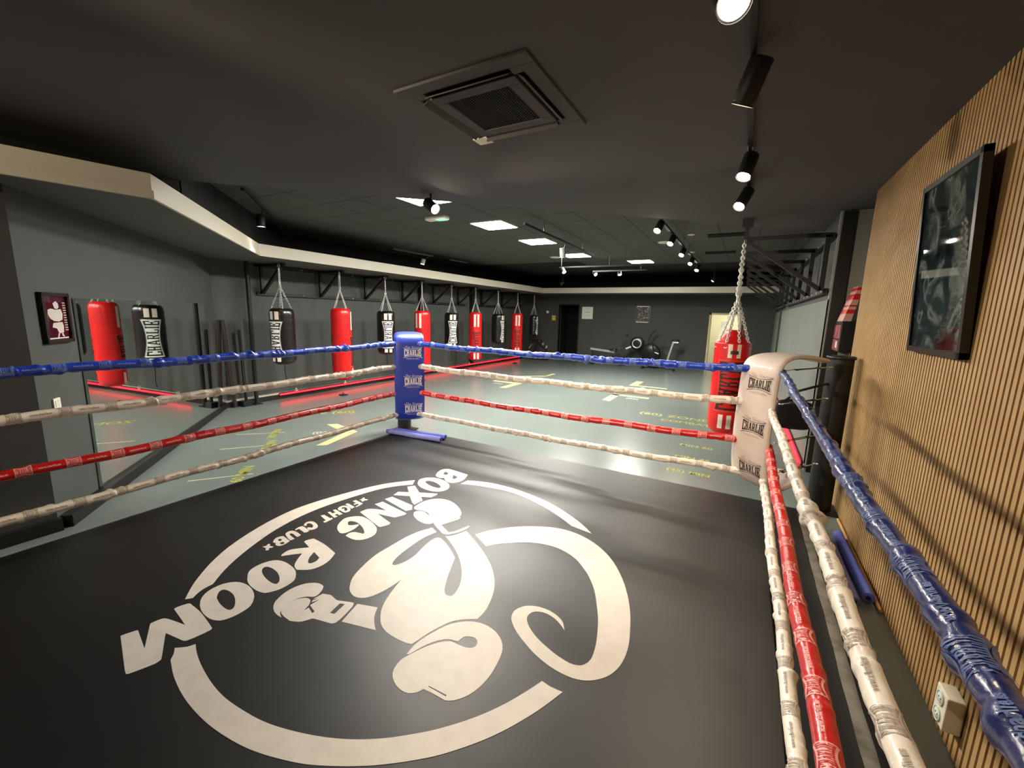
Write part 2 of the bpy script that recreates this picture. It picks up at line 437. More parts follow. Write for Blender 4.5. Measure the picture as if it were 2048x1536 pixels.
# door in the back wall stands open on a dark store
struct(MB().box((-6.74,15.985,0),(-6.70,16.1,2.26)).box((-5.88,15.985,0),(-5.84,16.1,2.26)).box((-6.74,15.985,2.22),(-5.84,16.1,2.26)).build('door_1', 'black_paint'))
struct(MB().box((-1.12,15.98,0),(-1.06,16.19,2.02)).box((-1.12,15.98,1.96),(-.12,16.19,2.02)).box((-.18,15.98,0),(-.12,16.19,2.02)).build('door_2', 'mark_cream'))
# painted floor markings belong to the floor
def mark(m, *polys):
    b = MB()
    for p in polys: b.add([(x, y, .0015) for x, y in p], [tuple(range(len(p)))])
    o = b.build('floor_marking', m, flo); return o
mark('mark_cream', [(-5.64,4.17),(-5.53,4.28),(-4.93,4.16),(-4.97,4.06),(-5.03,4.02),(-5.45,4.12)], [(-4.93,4.16),(-4.745,3.50),(-4.85,3.40),(-5.04,4.03)])
mark('mark_cream', [(-5.83,9.45),(-5.85,9.63),(-5.0,9.62),(-5.0,9.44)], [(-5.18,9.45),(-5.0,9.45),(-5.0,8.72),(-5.18,8.72)])
mark('mark_cream', [(-5.98,10.35),(-5.95,10.5),(-5.02,11.35),(-5.0,11.15)], [(-5.1,11.2),(-5.0,11.2),(-5.0,11.85),(-5.1,11.85)])
mark('mark_cream', [(-2.58,8.78),(-2.40,8.70),(-2.40,9.62),(-2.58,9.62)], [(-2.58,9.48),(-1.74,9.48),(-1.74,9.64),(-2.58,9.64)])
mark('mark_cream', [(-2.56,11.1),(-2.36,11.1),(-2.36,12.0),(-2.56,12.0)], [(-2.36,11.25),(-1.6,11.25),(-1.6,11.12),(-2.36,11.12)])
mark('mark_yellow', [(-4.44,.35),(-4.36,.35),(-4.36,.8),(-4.44,.8)])
def floor_text(s, size, x, y, rz, m='mark_yellow', sx=1.0):
    b = MB(); c, n = cos(rz), sin(rz)
    text(b, s, size, lambda u, v: (x + u*c - v*n, y + u*n + v*c, .0015), bold=.004, sx=sx); b.build('floor_marking', m, flo)
floor_text('60 MIN', .16, -4.64, 2.36, R(135)); floor_text('45 MIN', .15, -5.36, 3.08, R(135)); floor_text('30 MIN', .15, -5.81, 3.44, R(135))
floor_text('ZONE (60)', .24, -6.35, 4.6, R(45)); floor_text('(02)', .16, -5.3, 3.83, R(40), 'mark_white')
floor_text('(60) ZONE', .26, -1.0, 8.02, 0); floor_text('COMBAT', .2, -.75, 7.66, 0); floor_text('(02)', .17, -2.05, 9.3, 0, 'mark_white')
floor_text('MIN 60', .14, -.44, 6.27, 0); floor_text('MIN 45', .14, -.43, 5.69, 0); floor_text('(45) MIN', .13, -.42, 5.13, 0)
floor_text('(02)', .17, -5.5, 9.2, 0, 'mark_white'); floor_text('ZONE', .24, -1.0, 10.1, 0)
for pts in (((-4.9,1.95),(-4.55,2.42)), ((-5.7,2.65),(-5.3,3.15)), ((-6.2,3.1),(-5.75,3.55))):
    b = MB(); b.bar((*pts[0], .001), (*pts[1], .001), .02, .001); b.build('floor_marking', 'mark_cream', flo)

# ================================================================ THE RING
ring = thing('boxing_ring_platform', (-1.83, 2.0, 0), 'low black boxing ring platform printed with a big cream boxer emblem', 'boxing ring')
MB().box((-3.93, -2.15, 0), (.27, 4.15, .148)).build('base', 'skirt', ring)
MB().box((.294, -2.2, 0), (.70, 4.21, .185)).build('side_board', 'skirt', ring)
tp = MB()
for i in range(60):
    y0, y1 = -1.5 + 5.6*i/60, -1.5 + 5.6*(i+1)/60
    j = lambda k: .0016*sin(k*1.7) + .0014*sin(k*.61)
    tp.add([(.55+j(i),y0,.187),(.602+j(i+9),y0,.187),(.602+j(i+10),y1,.187),(.55+j(i+1),y1,.187)], [(0,1,2,3)])
tp.build('edge_tape', 'dirty_tape', ring)['label'] = 'grey scuffed tape strip along the black side board'
LOGO = [[[-2508,655,1,-2507,667,0,-2489,710,0,-2477,713,1,-2318,680,1,-2484,763,1,-2487,773,0,-2477,812,0,-2442,827,0,-2328,849,1,-2508,875,1,-2512,891,0,-2494,934,0,-2474,939,1,-2353,933,0,-2191,907,1,-2183,894,0,-2193,841,0,-2206,802,0,-2225,793,1,-2345,775,1,-2329,765,1,-2191,698,0,-2176,686,0,-2173,664,0,-2190,620,0,-2205,585,0,-2213,578,1,-2234,581,1]],[[-2434,963,0,-2475,987,0,-2506,1021,0,-2520,1065,0,-2512,1119,0,-2473,1163,0,-2416,1182,0,-2347,1181,0,-2279,1162,0,-2230,1134,0,-2192,1095,0,-2182,1055,0,-2185,1006,0,-2202,965,0,-2227,946,0,-2274,934,0,-2347,937,0,-2401,950,0],[-2421,1040,0,-2457,1069,0,-2457,1091,0,-2422,1101,0,-2359,1096,0,-2298,1073,0,-2255,1044,0,-2251,1022,0,-2282,1015,0,-2341,1019,0,-2392,1030,0]],[[-2446,1218,0,-2498,1253,0,-2520,1287,0,-2523,1334,0,-2508,1385,0,-2476,1418,0,-2420,1432,0,-2347,1428,0,-2278,1412,0,-2222,1378,0,-2193,1346,0,-2185,1304,0,-2190,1255,0,-2215,1210,0,-2240,1191,0,-2297,1183,0,-2363,1189,0,-2408,1200,0],[-2451,1307,0,-2470,1330,0,-2459,1346,0,-2414,1352,0,-2350,1343,0,-2291,1320,0,-2255,1293,0,-2254,1272,0,-2297,1268,0,-2352,1274,0,-2411,1289,0]],[[-2527,1643,1,-2531,1662,0,-2512,1700,0,-2497,1704,1,-2379,1695,0,-2229,1663,1,-2195,1600,0,-2183,1537,0,-2196,1484,0,-2222,1453,0,-2277,1421,1,-2317,1433,0,-2349,1459,0,-2381,1501,0,-2409,1549,1,-2446,1514,0,-2493,1461,1,-2503,1462,1,-2515,1487,0,-2519,1525,0,-2498,1558,0,-2435,1618,1],[-2357,1599,1,-2273,1576,1,-2256,1543,0,-2261,1511,0,-2278,1502,0,-2302,1516,0,-2330,1546,0]],[[-2707,1460,1,-2696,1479,1,-2708,1501,1,-2694,1505,1,-2676,1491,1,-2645,1500,1,-2640,1486,1,-2652,1474,1,-2632,1457,1,-2645,1444,1,-2673,1463,1,-2686,1460,1]],[[-2708,1534,0,-2735,1566,0,-2733,1597,0,-2718,1614,1,-2619,1599,1,-2610,1561,0,-2615,1529,0,-2635,1518,0,-2661,1521,0,-2674,1534,1,-2693,1529,0],[-2702,1564,0,-2703,1581,0,-2676,1578,0,-2675,1561,0],[-2652,1547,0,-2649,1568,0,-2623,1563,0,-2626,1544,0]],[[-2727,1636,0,-2742,1653,0,-2745,1677,0,-2726,1694,0,-2687,1697,0,-2625,1687,1,-2624,1665,1,-2631,1657,0,-2678,1667,0,-2705,1665,0,-2703,1651,0,-2669,1642,0,-2618,1634,1,-2622,1606,1,-2660,1612,0]],[[-2732,1711,1,-2741,1744,0,-2733,1769,0,-2715,1771,1,-2632,1757,1,-2626,1738,0,-2633,1720,1,-2689,1728,0,-2717,1732,0,-2717,1710,1]],[[-2725,1781,0,-2744,1792,0,-2759,1823,0,-2744,1849,0,-2707,1855,0,-2651,1839,0,-2620,1814,0,-2619,1782,0,-2642,1762,0,-2680,1771,1,-2675,1785,0,-2653,1793,0,-2666,1813,0,-2699,1826,0,-2730,1823,0,-2731,1806,0,-2710,1791,1]],[[-2761,1945,1,-2749,1969,1,-2664,1958,1,-2659,1971,1,-2636,1960,1,-2636,1890,1,-2663,1894,1,-2662,1918,1]],[[-2764,2010,1,-2755,2027,1,-2714,2018,1,-2709,2041,1,-2760,2056,1,-2751,2076,1,-2640,2055,1,-2646,2026,1,-2676,2032,1,-2682,2011,1,-2638,2007,1,-2642,1978,1]],[[-2743,2090,0,-2759,2113,0,-2757,2149,0,-2722,2164,0,-2668,2151,0,-2634,2120,0,-2635,2087,0,-2661,2077,0,-2702,2083,0,-2713,2077,0],[-2733,2117,0,-2729,2139,0,-2696,2140,0,-2664,2120,0,-2662,2099,0,-2692,2109,0,-2705,2125,0,-2712,2110,0]],[[-2763,2179,1,-2756,2202,1,-2656,2185,1,-2650,2152,1]],[[-2757,2249,1,-2753,2278,1,-2649,2265,1,-2644,2233,1,-2643,2190,1,-2658,2194,1,-2660,2234,1,-2686,2237,1,-2690,2211,1,-2708,2218,1,-2706,2243,1]],[[-2729,2295,1,-2724,2317,1,-2737,2346,1,-2722,2348,1,-2704,2330,1,-2674,2342,1,-2669,2323,1,-2684,2309,1,-2675,2291,1,-2693,2286,1,-2703,2302,1]],[[-2501,1894,0,-2537,1936,0,-2566,2013,0,-2535,2071,0,-2475,2104,0,-2382,2093,0,-2280,2057,0,-2226,2021,0,-2188,1965,0,-2190,1906,0,-2223,1857,0,-2278,1840,0,-2352,1846,1,-2360,1883,0,-2341,1913,0,-2306,1922,0,-2265,1930,1,-2279,1952,0,-2350,1994,0,-2435,2020,0,-2490,2012,0,-2498,1987,0,-2461,1960,1,-2433,1971,0,-2405,2008,1,-2392,2000,1,-2375,1941,0,-2384,1871,0,-2415,1851,0,-2468,1871,0]],[[-2550,2148,1,-2541,2214,0,-2488,2250,1,-2392,2277,1,-2557,2308,1,-2538,2377,1,-2222,2327,1,-2217,2301,0,-2250,2231,1,-2273,2223,0,-2411,2202,1,-2218,2148,1,-2209,2121,0,-2235,2066,1,-2253,2061,1]],[[-2560,2422,1,-2541,2490,1,-2280,2459,1,-2228,2398,1,-2256,2355,1]],[[-2557,2519,1,-2571,2592,1,-2486,2636,1,-2580,2719,1,-2538,2775,1,-2401,2681,1,-2249,2750,1,-2238,2721,1,-2248,2659,1,-2327,2621,1,-2268,2573,1,-2274,2475,1,-2320,2498,1,-2420,2579,1]],[[-2551,2827,0,-2597,2902,0,-2580,2967,0,-2511,3016,0,-2414,3020,0,-2318,2987,0,-2253,2928,0,-2231,2854,0,-2264,2790,0,-2333,2761,0,-2432,2765,0,-2501,2789,0],[-2514,2892,0,-2509,2927,0,-2445,2936,0,-2360,2909,0,-2312,2870,0,-2326,2846,0,-2396,2846,0,-2472,2868,0]],[[-2522,3060,0,-2563,3124,0,-2582,3218,0,-2542,3276,0,-2438,3276,0,-2276,3256,1,-2236,3123,0,-2259,3035,0,-2303,3002,0,-2368,3017,0,-2425,3067,1,-2461,3044,0],[-2491,3136,1,-2520,3199,1,-2466,3187,1,-2453,3138,0],[-2354,3101,1,-2395,3175,1,-2325,3153,1,-2322,3096,0]],[[-2626,2873,1,-2569,2779,1,-2673,2669,0,-2768,2494,0,-2859,2131,0,-2879,1868,0,-2850,1654,0,-2798,1491,0,-2729,1333,0,-2670,1229,0,-2616,1153,0,-2560,1087,1,-2559,1042,0,-2547,1006,0,-2522,968,1,-2547,941,1,-2667,1041,0,-2793,1184,0,-2893,1343,0,-2972,1548,0,-3018,1758,0,-3024,1967,0,-2955,2267,0,-2817,2627,0]],[[-2196,3139,1,-2091,3179,0,-1935,3213,0,-1721,3211,0,-1499,3172,0,-1279,3102,0,-1055,2981,0,-923,2887,0,-843,2814,1,-1015,2843,1,-1130,2918,0,-1311,3013,0,-1537,3092,0,-1756,3127,0,-1954,3104,0,-2107,3070,0,-2206,3033,1]],[[-1573,2349,1,-1508,2460,0,-1398,2582,0,-1269,2678,0,-1125,2745,0,-997,2762,0,-856,2732,0,-721,2656,0,-607,2546,0,-509,2400,0,-436,2247,0,-387,2103,0,-353,1951,0,-341,1869,0,-340,1793,0,-350,1724,0,-373,1664,0,-404,1622,0,-444,1587,0,-491,1566,0,-544,1559,0,-619,1565,0,-706,1590,0,-783,1627,0,-857,1671,0,-913,1721,0,-936,1757,0,-943,1805,0,-922,1851,0,-891,1879,0,-842,1899,0,-776,1902,0,-716,1883,0,-679,1855,0,-652,1808,1,-683,1834,0,-728,1860,0,-781,1873,0,-825,1865,0,-854,1842,0,-863,1807,0,-853,1776,0,-818,1736,0,-755,1693,0,-681,1661,0,-614,1640,0,-555,1631,0,-518,1638,0,-493,1658,0,-476,1704,0,-481,1786,0,-499,1874,0,-528,1977,0,-570,2085,0,-622,2200,0,-683,2295,0,-738,2360,0,-839,2449,0,-967,2498,0,-1081,2496,0,-1192,2457,0,-1290,2390,0,-1367,2324,0,-1422,2258,1]],[[-2146,814,1,-2161,785,0,-2202,753,1,-2166,734,0,-2139,711,1,-2033,679,0,-1910,655,0,-1790,643,0,-1664,641,0,-1536,651,0,-1425,669,0,-1322,697,0,-1208,738,0,-1110,788,0,-1035,832,0,-978,870,0,-897,932,0,-819,1001,0,-746,1082,0,-686,1160,0,-629,1251,0,-573,1359,0,-525,1474,1,-579,1471,0,-625,1478,1,-661,1398,0,-719,1288,0,-792,1181,0,-882,1078,0,-964,1003,0,-1049,936,0,-1150,874,0,-1259,824,0,-1381,782,0,-1495,754,0,-1621,739,0,-1737,734,0,-1853,743,0,-1982,765,0,-2080,790,0]],[[-1902,2260,1,-1833,2229,1,-1861,2111,0,-1862,1984,0,-1854,1872,0,-1838,1804,0,-1824,1775,0,-1808,1766,0,-1788,1781,0,-1768,1836,0,-1763,1916,0,-1783,2021,0,-1793,2120,0,-1776,2173,0,-1723,2164,0,-1621,2108,0,-1521,2036,1,-1478,1939,0,-1425,1825,0,-1383,1751,0,-1353,1717,0,-1328,1712,0,-1307,1727,0,-1312,1777,0,-1336,1842,0,-1385,1925,0,-1461,2013,0,-1558,2099,0,-1662,2170,0,-1743,2217,1,-1712,2236,0,-1677,2299,0,-1658,2356,1,-1507,2265,0,-1369,2169,0,-1253,2067,0,-1165,1955,0,-1114,1853,0,-1081,1730,0,-1081,1646,1,-1138,1608,0,-1185,1563,0,-1217,1499,0,-1240,1430,0,-1252,1375,0,-1261,1341,1,-1288,1333,0,-1350,1329,0,-1424,1335,0,-1480,1355,0,-1520,1386,0,-1567,1438,0,-1602,1502,0,-1633,1591,0,-1658,1683,0,-1660,1743,1,-1659,1678,0,-1663,1607,0,-1677,1530,0,-1702,1474,0,-1735,1444,0,-1779,1435,0,-1826,1449,0,-1865,1476,0,-1920,1543,0,-1956,1637,0,-1986,1779,0,-1983,1910,0,-1973,2061,0,-1948,2165,0]],[[-1713,1402,1,-1596,1439,1,-1576,1403,0,-1544,1365,0,-1504,1333,0,-1478,1316,1,-1676,1268,1]],[[-1965,1128,1,-1999,1127,0,-2039,1134,0,-2073,1149,0,-2104,1174,0,-2123,1207,0,-2137,1257,0,-2135,1312,0,-2112,1363,0,-2072,1397,0,-2039,1407,0,-2007,1405,0,-1996,1399,0,-1977,1377,0,-1963,1344,0,-1966,1316,0,-1998,1299,0,-2023,1273,0,-2036,1240,0,-2036,1199,0,-2023,1164,0,-2005,1144,0,-1981,1133,0]],[[-1946,1359,1,-1906,1373,0,-1886,1373,0,-1851,1366,0,-1830,1364,1,-1747,1395,0,-1732,1393,1,-1717,1369,0,-1699,1297,0,-1695,1250,0,-1706,1234,0,-1725,1228,0,-1815,1208,0,-1828,1197,0,-1849,1165,0,-1870,1150,0,-1907,1135,1,-1956,1138,0,-1991,1144,0,-2017,1157,0,-2032,1180,0,-2039,1225,0,-2022,1265,0,-1994,1289,0,-1968,1292,0,-1948,1282,0,-1929,1258,1,-1914,1218,1,-1912,1247,1,-1859,1229,1,-1860,1244,1,-1924,1262,1,-1920,1320,1,-1936,1281,1,-1947,1294,1,-1935,1318,1,-1954,1302,1,-1949,1341,0],[-1781,1278,1,-1797,1354,1,-1770,1366,1,-1754,1286,1]],[[-2238,2430,0,-2252,2476,0,-2251,2567,0,-2215,2640,0,-2142,2689,0,-2046,2688,0,-1941,2640,0,-1857,2571,0,-1833,2527,0,-1826,2474,1,-1900,2331,1,-1817,2511,1,-1810,2468,1,-1869,2328,1,-1760,2273,1,-1728,2305,0,-1687,2426,1,-1670,2421,1,-1688,2324,0,-1746,2242,0,-1789,2237,1,-1910,2300,0,-1945,2325,1,-1947,2301,0,-1986,2279,0,-2068,2289,0,-2143,2326,0,-2181,2368,0,-2178,2403,0,-2136,2426,0,-2073,2406,0,-2018,2373,1,-2083,2422,0,-2149,2432,0,-2195,2414,0]],[[-1240,1283,1,-1246,1329,0,-1241,1387,0,-1218,1464,0,-1186,1535,0,-1138,1589,0,-1086,1620,0,-1026,1633,0,-956,1621,0,-899,1586,0,-866,1542,0,-848,1482,0,-838,1387,0,-846,1311,0,-864,1258,0,-889,1220,0,-910,1200,0,-932,1187,0,-956,1186,0,-1007,1185,0,-1048,1181,1,-1059,1158,0,-1080,1139,0,-1109,1129,0,-1157,1134,0,-1205,1158,0,-1231,1192,0,-1240,1244,0,-1229,1282,1,-1203,1344,0,-1177,1388,0,-1145,1427,0,-1109,1452,0,-1070,1454,0,-1024,1459,0,-997,1472,0,-987,1493,0,-997,1520,0,-1017,1531,0,-1047,1526,0,-1071,1507,0,-1078,1471,1,-1094,1465,0,-1117,1461,0,-1146,1444,0,-1181,1403,0,-1207,1353,0,-1226,1298,0,-1233,1285,1],[-1039,1205,1,-945,1209,1,-943,1202,1,-1037,1201,1]]]
em = MB(); v2, f2 = fill2d([[smooth_loop(l) for l in s_] for s_ in LOGO])
em.add([(x, y, .2012) for x, y in v2], f2)
MB().box((-3.96, -2.2, .15), (.292, 4.185, .2)).ink(em, 'canvas_print').build('canvas', 'canvas', ring)

XL, XR, YF, YN = -3.87, .285, 4.1, -.3
ZR = (1.39, 1.10, .755, .47)
POST = {'blue': (-4.42, 4.62), 'white': (.80, 4.80)}
for k, lab in (('blue', 'black round ring post behind the blue corner pad'), ('white', 'black round ring post between the white corner pad and the slatted wall')):
    px, py = POST[k]; h = 1.42 if k == 'blue' else 1.5
    t = thing('ring_post', (px, py, 0), lab, 'ring post', 'ring posts')
    MB().lathe([(.098, 0), (.1, .03), (.1, h - .03), (.1, h - .025)], (px, py, 0), 32).build('pole', 'steel_black', t)
    MB().lathe([(.0, h - .03), (.112, h - .028), (.112, h - .004), (.1, h), (.0, h)], (px, py, 0), 32).build('cap', 'plastic_black', t)
    MB().box((px-.16, py-.14, 0), (px+.14, py+.16, .015)).build('base_plate', 'steel_black', t)

# corner pads: a padded strip folded over the ring corner, with three printed marks
def corner_pad(c, n, m, inks, label, du):
    n = V((*n, 0)).normalized(); wv = V((-n.y, n.x, 0)); c = V(c)
    prof = [(-.62,1.500,.6),(-.45,1.525,.72),(-.28,1.535,.86),(-.14,1.525,.95),(-.05,1.49,.99),(-.005,1.43,1),(.01,1.35,1),(.018,1.2,1),(.025,1.0,1),(.028,.85,1),(.022,.68,1),(.01,.55,1),(-.01,.47,1),(-.05,.41,.98),(-.13,.365,.94),(-.25,.36,.86),(-.38,.385,.76),(-.5,.42,.68)]
    # refine
    P = []
    for i in range(len(prof)-1):
        for j in range(4):
            t_ = j/4; p0, p1, p2, p3 = prof[max(i-1,0)], prof[i], prof[i+1], prof[min(i+2, len(prof)-1)]
            P.append(tuple(.5*(2*p1[k]+(p2[k]-p0[k])*t_+(2*p0[k]-5*p1[k]+4*p2[k]-p3[k])*t_*t_+(3*p1[k]-p0[k]-3*p2[k]+p3[k])*t_**3) for k in range(3)))
    P.append(prof[-1])
    W, TH = .375, .045; b = MB(); vs = []; NU = 10
    def pt(i, u, th):
        d, z, wk = P[i]; a, e = P[max(i-1,0)], P[min(i+1,len(P)-1)]
        tg = V((e[0]-a[0], e[1]-a[1])).normalized(); nn = V((-tg.y, tg.x))     # outward, away from the post
        edge = (abs(u)/.5)**4
        th_ = th - (1-edge)*0 - (edge*.016 if th > -.001 else -edge*.016)
        q = c + wv*(u*W*wk) + n*(d + nn.x*th_) + V((0,0,z + nn.y*th_)); return q
    for side in (0, 1):
        for i in range(len(P)):
            for k in range(NU+1): vs.append(pt(i, k/NU-.5, 0 if side == 0 else -TH))
    m0 = len(P)*(NU+1); fs = []
    for i in range(len(P)-1):
        for k in range(NU):
            a = i*(NU+1)+k; fs.append((a, a+1, a+NU+2, a+NU+1)); fs.append((m0+a, m0+a+NU+1, m0+a+NU+2, m0+a+1))
        a = i*(NU+1); fs.append((a, a+NU+1, m0+a+NU+1, m0+a)); a += NU; fs.append((a, m0+a, m0+a+NU+1, a+NU+1))
    for k in range(NU):
        fs.append((k, m0+k, m0+k+1, k+1)); a = (len(P)-1)*(NU+1)+k; fs.append((a, a+1, m0+a+1, m0+a))
    b.add(vs, fs, True)
    t = thing('corner_pad', (c.x, c.y, .36), label, 'corner pad', 'corner pads')
    zs = [p[1] for p in P]
    def surf(z):
        best = None
        for i in range(len(P)-1):
            if P[i][1] >= z >= P[i+1][1] and P[i][0] > -.06:
                f = (P[i][1]-z)/max(1e-6, P[i][1]-P[i+1][1]); best = P[i][0]*(1-f)+P[i+1][0]*f; break
        return best if best is not None else 0
    for zc in (1.28, .913, .545):
        pr = MB(); fn = lambda u, v: c - wv*(-u - du)*(-1)*(-1) + n*(surf(zc+v)+.0025) + V((0,0,zc+v))
        s_ = 1.0
        fn = lambda u, v: c + wv*((u + du)*s_) + n*(surf(zc+v)+.0028) + V((0,0,zc+v))
        if wv.dot(V((1,0,0))) < 0 : fn = lambda u, v: c - wv*(u + du) + n*(surf(zc+v)+.0028) + V((0,0,zc+v))
        logo(pr, .225, .125, fn, .32, 2, 3)
        for v0, v1 in ((.455, .495), (-.495, -.455)): bow_strip(pr, .235, .135, fn, v0, v1, .32)
        b.ink(pr, inks[0])
        p2 = MB(); text(p2, 'The Source', .046, lambda u, v: fn(u, v + .068), shear=.35)
        text(p2, 'MADE IN HELL', .026, lambda u, v: fn(u, v - .076), shear=.1); b.ink(p2, inks[1])
    b.build('padding', m, t)
    return t
corner_pad((-3.725, 4.0, 0), (1, -1), 'pad_blue', ('print_white', 'print_lilac'), 'blue corner pad with white printed lettering at the far left ring corner', .045)
corner_pad((.14, 4.0, 0), (-1, -1), 'pad_white', ('print_black', 'print_faint'), 'white corner pad with black printed lettering at the far right ring corner', .03)

# ropes: wrinkled vinyl sleeves with printed marks
def rope(a, b, r, m, ink, web, label, side, pitch, facing, seed, wr=.06, lump=None, phase=.5, panel=None):
    a, b = V(a), V(b); L = (b-a).length; n = int(L/.011); rnd = random.Random(seed)
    rings = [1 + wr*rnd.uniform(-.5, .5) for _ in range(n+2)]
    folds = [(rnd.uniform(0, L), rnd.uniform(.008, .03), rnd.uniform(.08, .26)*wr/.06, rnd.uniform(0, 6.28)) for _ in range(int(L/.075))]
    sag = .022; pts = []; t0 = (b-a).normalized(); sd = t0.cross(V((0,0,1)))
    for i in range(n+1):
        s_ = L*i/n; f = i/n
        pts.append(a + (b-a)*f + V((0,0,-sag*4*f*(1-f) + .004*sin(s_*7+seed))) + sd*.004*sin(s_*5.3+seed*2))
    up = V((0,0,1)); u0 = sd.normalized()
    def rad(i, ang):
        s_ = L*i/n; k = 1 + .35*(rings[i]-1)
        for p, w_, am, ph in folds:
            d = (s_ - p - .012*cos(ang+ph))/w_
            if -3 < d < 3: k += am*math.exp(-d*d*1.2)*(.55+.45*cos(ang-ph)) - am*.7*math.exp(-(d-1.3)**2*2)*(.5+.5*cos(ang-ph))
        k += wr*.5*sin(3*ang + s_*21 + seed)*.4
        return r*k*(1 + ((.75 + .25*cos(3*ang))*math.exp(-((s_-lump)/.03)**2) + .5*math.exp(-((s_-lump-.075)/.03)**2) if lump else 0))
    mb = MB().tube(pts, r, 20, True, True, rad)
    mid = (a+b)/2
    t = thing('ring_rope', tuple(mid), label, 'ring rope', 'ring ropes')
    # printed marks wrapped round the sleeve
    tdir = t0
    fz = V((facing[0], facing[1], facing[2])); fz = (fz - tdir*fz.dot(tdir)).normalized(); sv = fz.cross(tdir)
    flip = 1
    pr, pw, pn = MB(), MB(), MB()
    cnt = int(L/pitch)
    for k in range(cnt):
        sc_ = (k + phase)*pitch
        def fn(u, v, sc_=sc_, ex=1.0):
            s_ = min(max(sc_ + u*flip, .002), L-.002); i = s_/L*n; i0 = min(int(i), n-1); fr = i - i0
            p = pts[i0]*(1-fr) + pts[i0+1]*fr; an = v/r
            # radius at this angle, from the sleeve's own frame
            d = fz*cos(an) + sv*flip*sin(an)
            tt = (pts[i0+1]-pts[i0]).normalized(); uu = tt.cross(V((0,0,1))); uu.normalize(); vv = tt.cross(uu)
            ang = math.atan2(d.dot(vv), d.dot(uu))
            rr = rad(i0, ang)*(1-fr) + rad(i0+1, ang)*fr
            return p + d*(rr + .0016*ex)
        if panel: bow_strip(pn, .074, .074, lambda u, v: fn(u, v, ex=.55), -.5, .5, .34, 10, 8)
        logo(pr, .068, .066, fn, .34, 1, 3)
        if not panel:
            for v0, v1 in ((.44, .5), (-.5, -.44)): bow_strip(pr, .074, .074, fn, v0, v1, .34, 10)
        f2_ = lambda u, v, sc_=sc_: fn(u + pitch/2, v, sc_)
        text(pw, 'www.charlie.es', .019, f2_, bold=.0006, sx=.85)
    mb.ink(pn, panel or ink).ink(pr, ink).ink(pw, web).build('sleeve', m, t)
    return t
RB = .033
cfg = [('top blue', ZR[0], 'rope_blue', 'print_pale', 'print_pale', None), ('second white', ZR[1], 'rope_white', 'print_grey', 'print_grey', None),
       ('third red', ZR[2], 'rope_red', 'rope_red', 'print_pink', 'print_pink'), ('bottom white', ZR[3], 'rope_white', 'print_grey', 'print_grey', None)]
WRK = {'top blue': .10, 'second white': .06, 'third red': .035, 'bottom white': .07}
for i, (nm, z, m, ink, web, pan) in enumerate(cfg):
    rr = RB if i != 3 else .030
    rope((XL, YN, z), (XL, YF-.12, z), rr, m, ink, web, nm + ' ring rope on the left side, running to the blue pad', 'l', .225, (1, -.2, .35), 11+i, WRK[nm], phase=.35, panel=pan)
    rope((XL+.15, YF, z), (XR-.15, YF, z), rr, m, ink, web, nm + ' ring rope on the far side, between the blue and white pads', 'f', .225, (.15, -1, .3), 31+i, WRK[nm], phase=.45, panel=pan)
    mm = 'rope_navy' if i == 0 else m
    ra, rb = (((.29, 1.40), (.297, 1.40)), ((.328, 1.105), (.252, 1.085)), ((.295, .765), (.272, .75)), ((.292, .48), (.268, .47)))[i]
    rope((ra[0], YN, ra[1]), (rb[0], YF-.1, rb[1]), (.0215, .0245, .031, .028)[i], mm, 'print_navy' if i == 0 else ink, 'print_navy' if i == 0 else web, nm + ' ring rope on the right side, leaving from the white pad', 'r', .225, (-.45, -.2, 1) if i != 0 else (-.6, -.2, 1), 51+i, WRK[nm]*.95, lump=2.15 if i == 1 else None, phase=.3, panel=pan)
# turnbuckles from the rope ends to the post behind the white pad
for nm, z in zip(('top blue', 'second white', 'third red', 'bottom white'), ZR):
    a = V((.31, 4.13, z)); b = V((.735, 4.715, z + .01)); d = (b-a)
    t = thing('turnbuckle', tuple((a+b)/2), 'steel turnbuckle tying the %s rope corner to the post by the white pad' % nm, 'turnbuckle', 'turnbuckles')
    q = d.normalized().cross(V((0,0,1)))
    m1 = MB()
    for s_ in (-.012, .012): m1.tube([a + d*.25 + q*s_, a + d*.7 + q*s_], .004, 8)
    m1.bar(a + d*.24, a + d*.27, .034, .014).bar(a + d*.68, a + d*.71, .034, .014); m1.build('body', 'chrome_dark', t)
    MB().tube([a + d*.25, a + d*.1], .005, 8).ring(a + d*.06, .016, .004, (0,0,1), 14).build('hook', 'chrome', t)
    MB().tube([a + d*.7, a + d*.92], .005, 8).ring(a + d*.95, .018, .004, (0,0,1), 14).build('eye', 'chrome', t)

# foam tubes
def noodle(p, q, r, m, label):
    p, q = V(p), V(q); t = thing('foam_tube', tuple((p+q)/2), label, 'foam tube', 'foam tubes')
    d = (q-p); b = MB().tube([p + d*f + V((0,0,.003*sin(f*9))) for f in [i/14 for i in range(15)]], r, 20); b.build('tube', m, t)
    n = d.normalized()
    MB().tube([q + n*.0004, q + n*.002], r*.42, 14).build('bore', 'rope_navy', t); return t
noodle((-4.0, 3.865, .233), (-3.17, 3.945, .233), .033, 'foam_lilac', 'lilac foam tube in front at the foot of the blue corner pad')
noodle((-3.94, 3.955, .231), (-3.19, 4.06, .231), .031, 'foam_blue', 'bluer foam tube lying behind the lilac one by the blue pad')
noodle((.862, 4.2, .036), (.882, 3.28, .036), .035, 'foam_blue', 'blue foam tube on the floor along the slatted wall')
noodle((.79, 3.95, .03), (.80, 3.2, .03), .028, 'foam_lilac', 'pale lilac foam tube on the floor beside the white ring rope')
t = thing('wooden_stick', (.922, 3.9, 0), 'thin wooden stick on the floor against the slatted wall', 'stick')
MB().tube([(.928, 4.6, .013), (.93, 3.2, .013)], .012, 12).build('shaft', 'wood_stick', t)

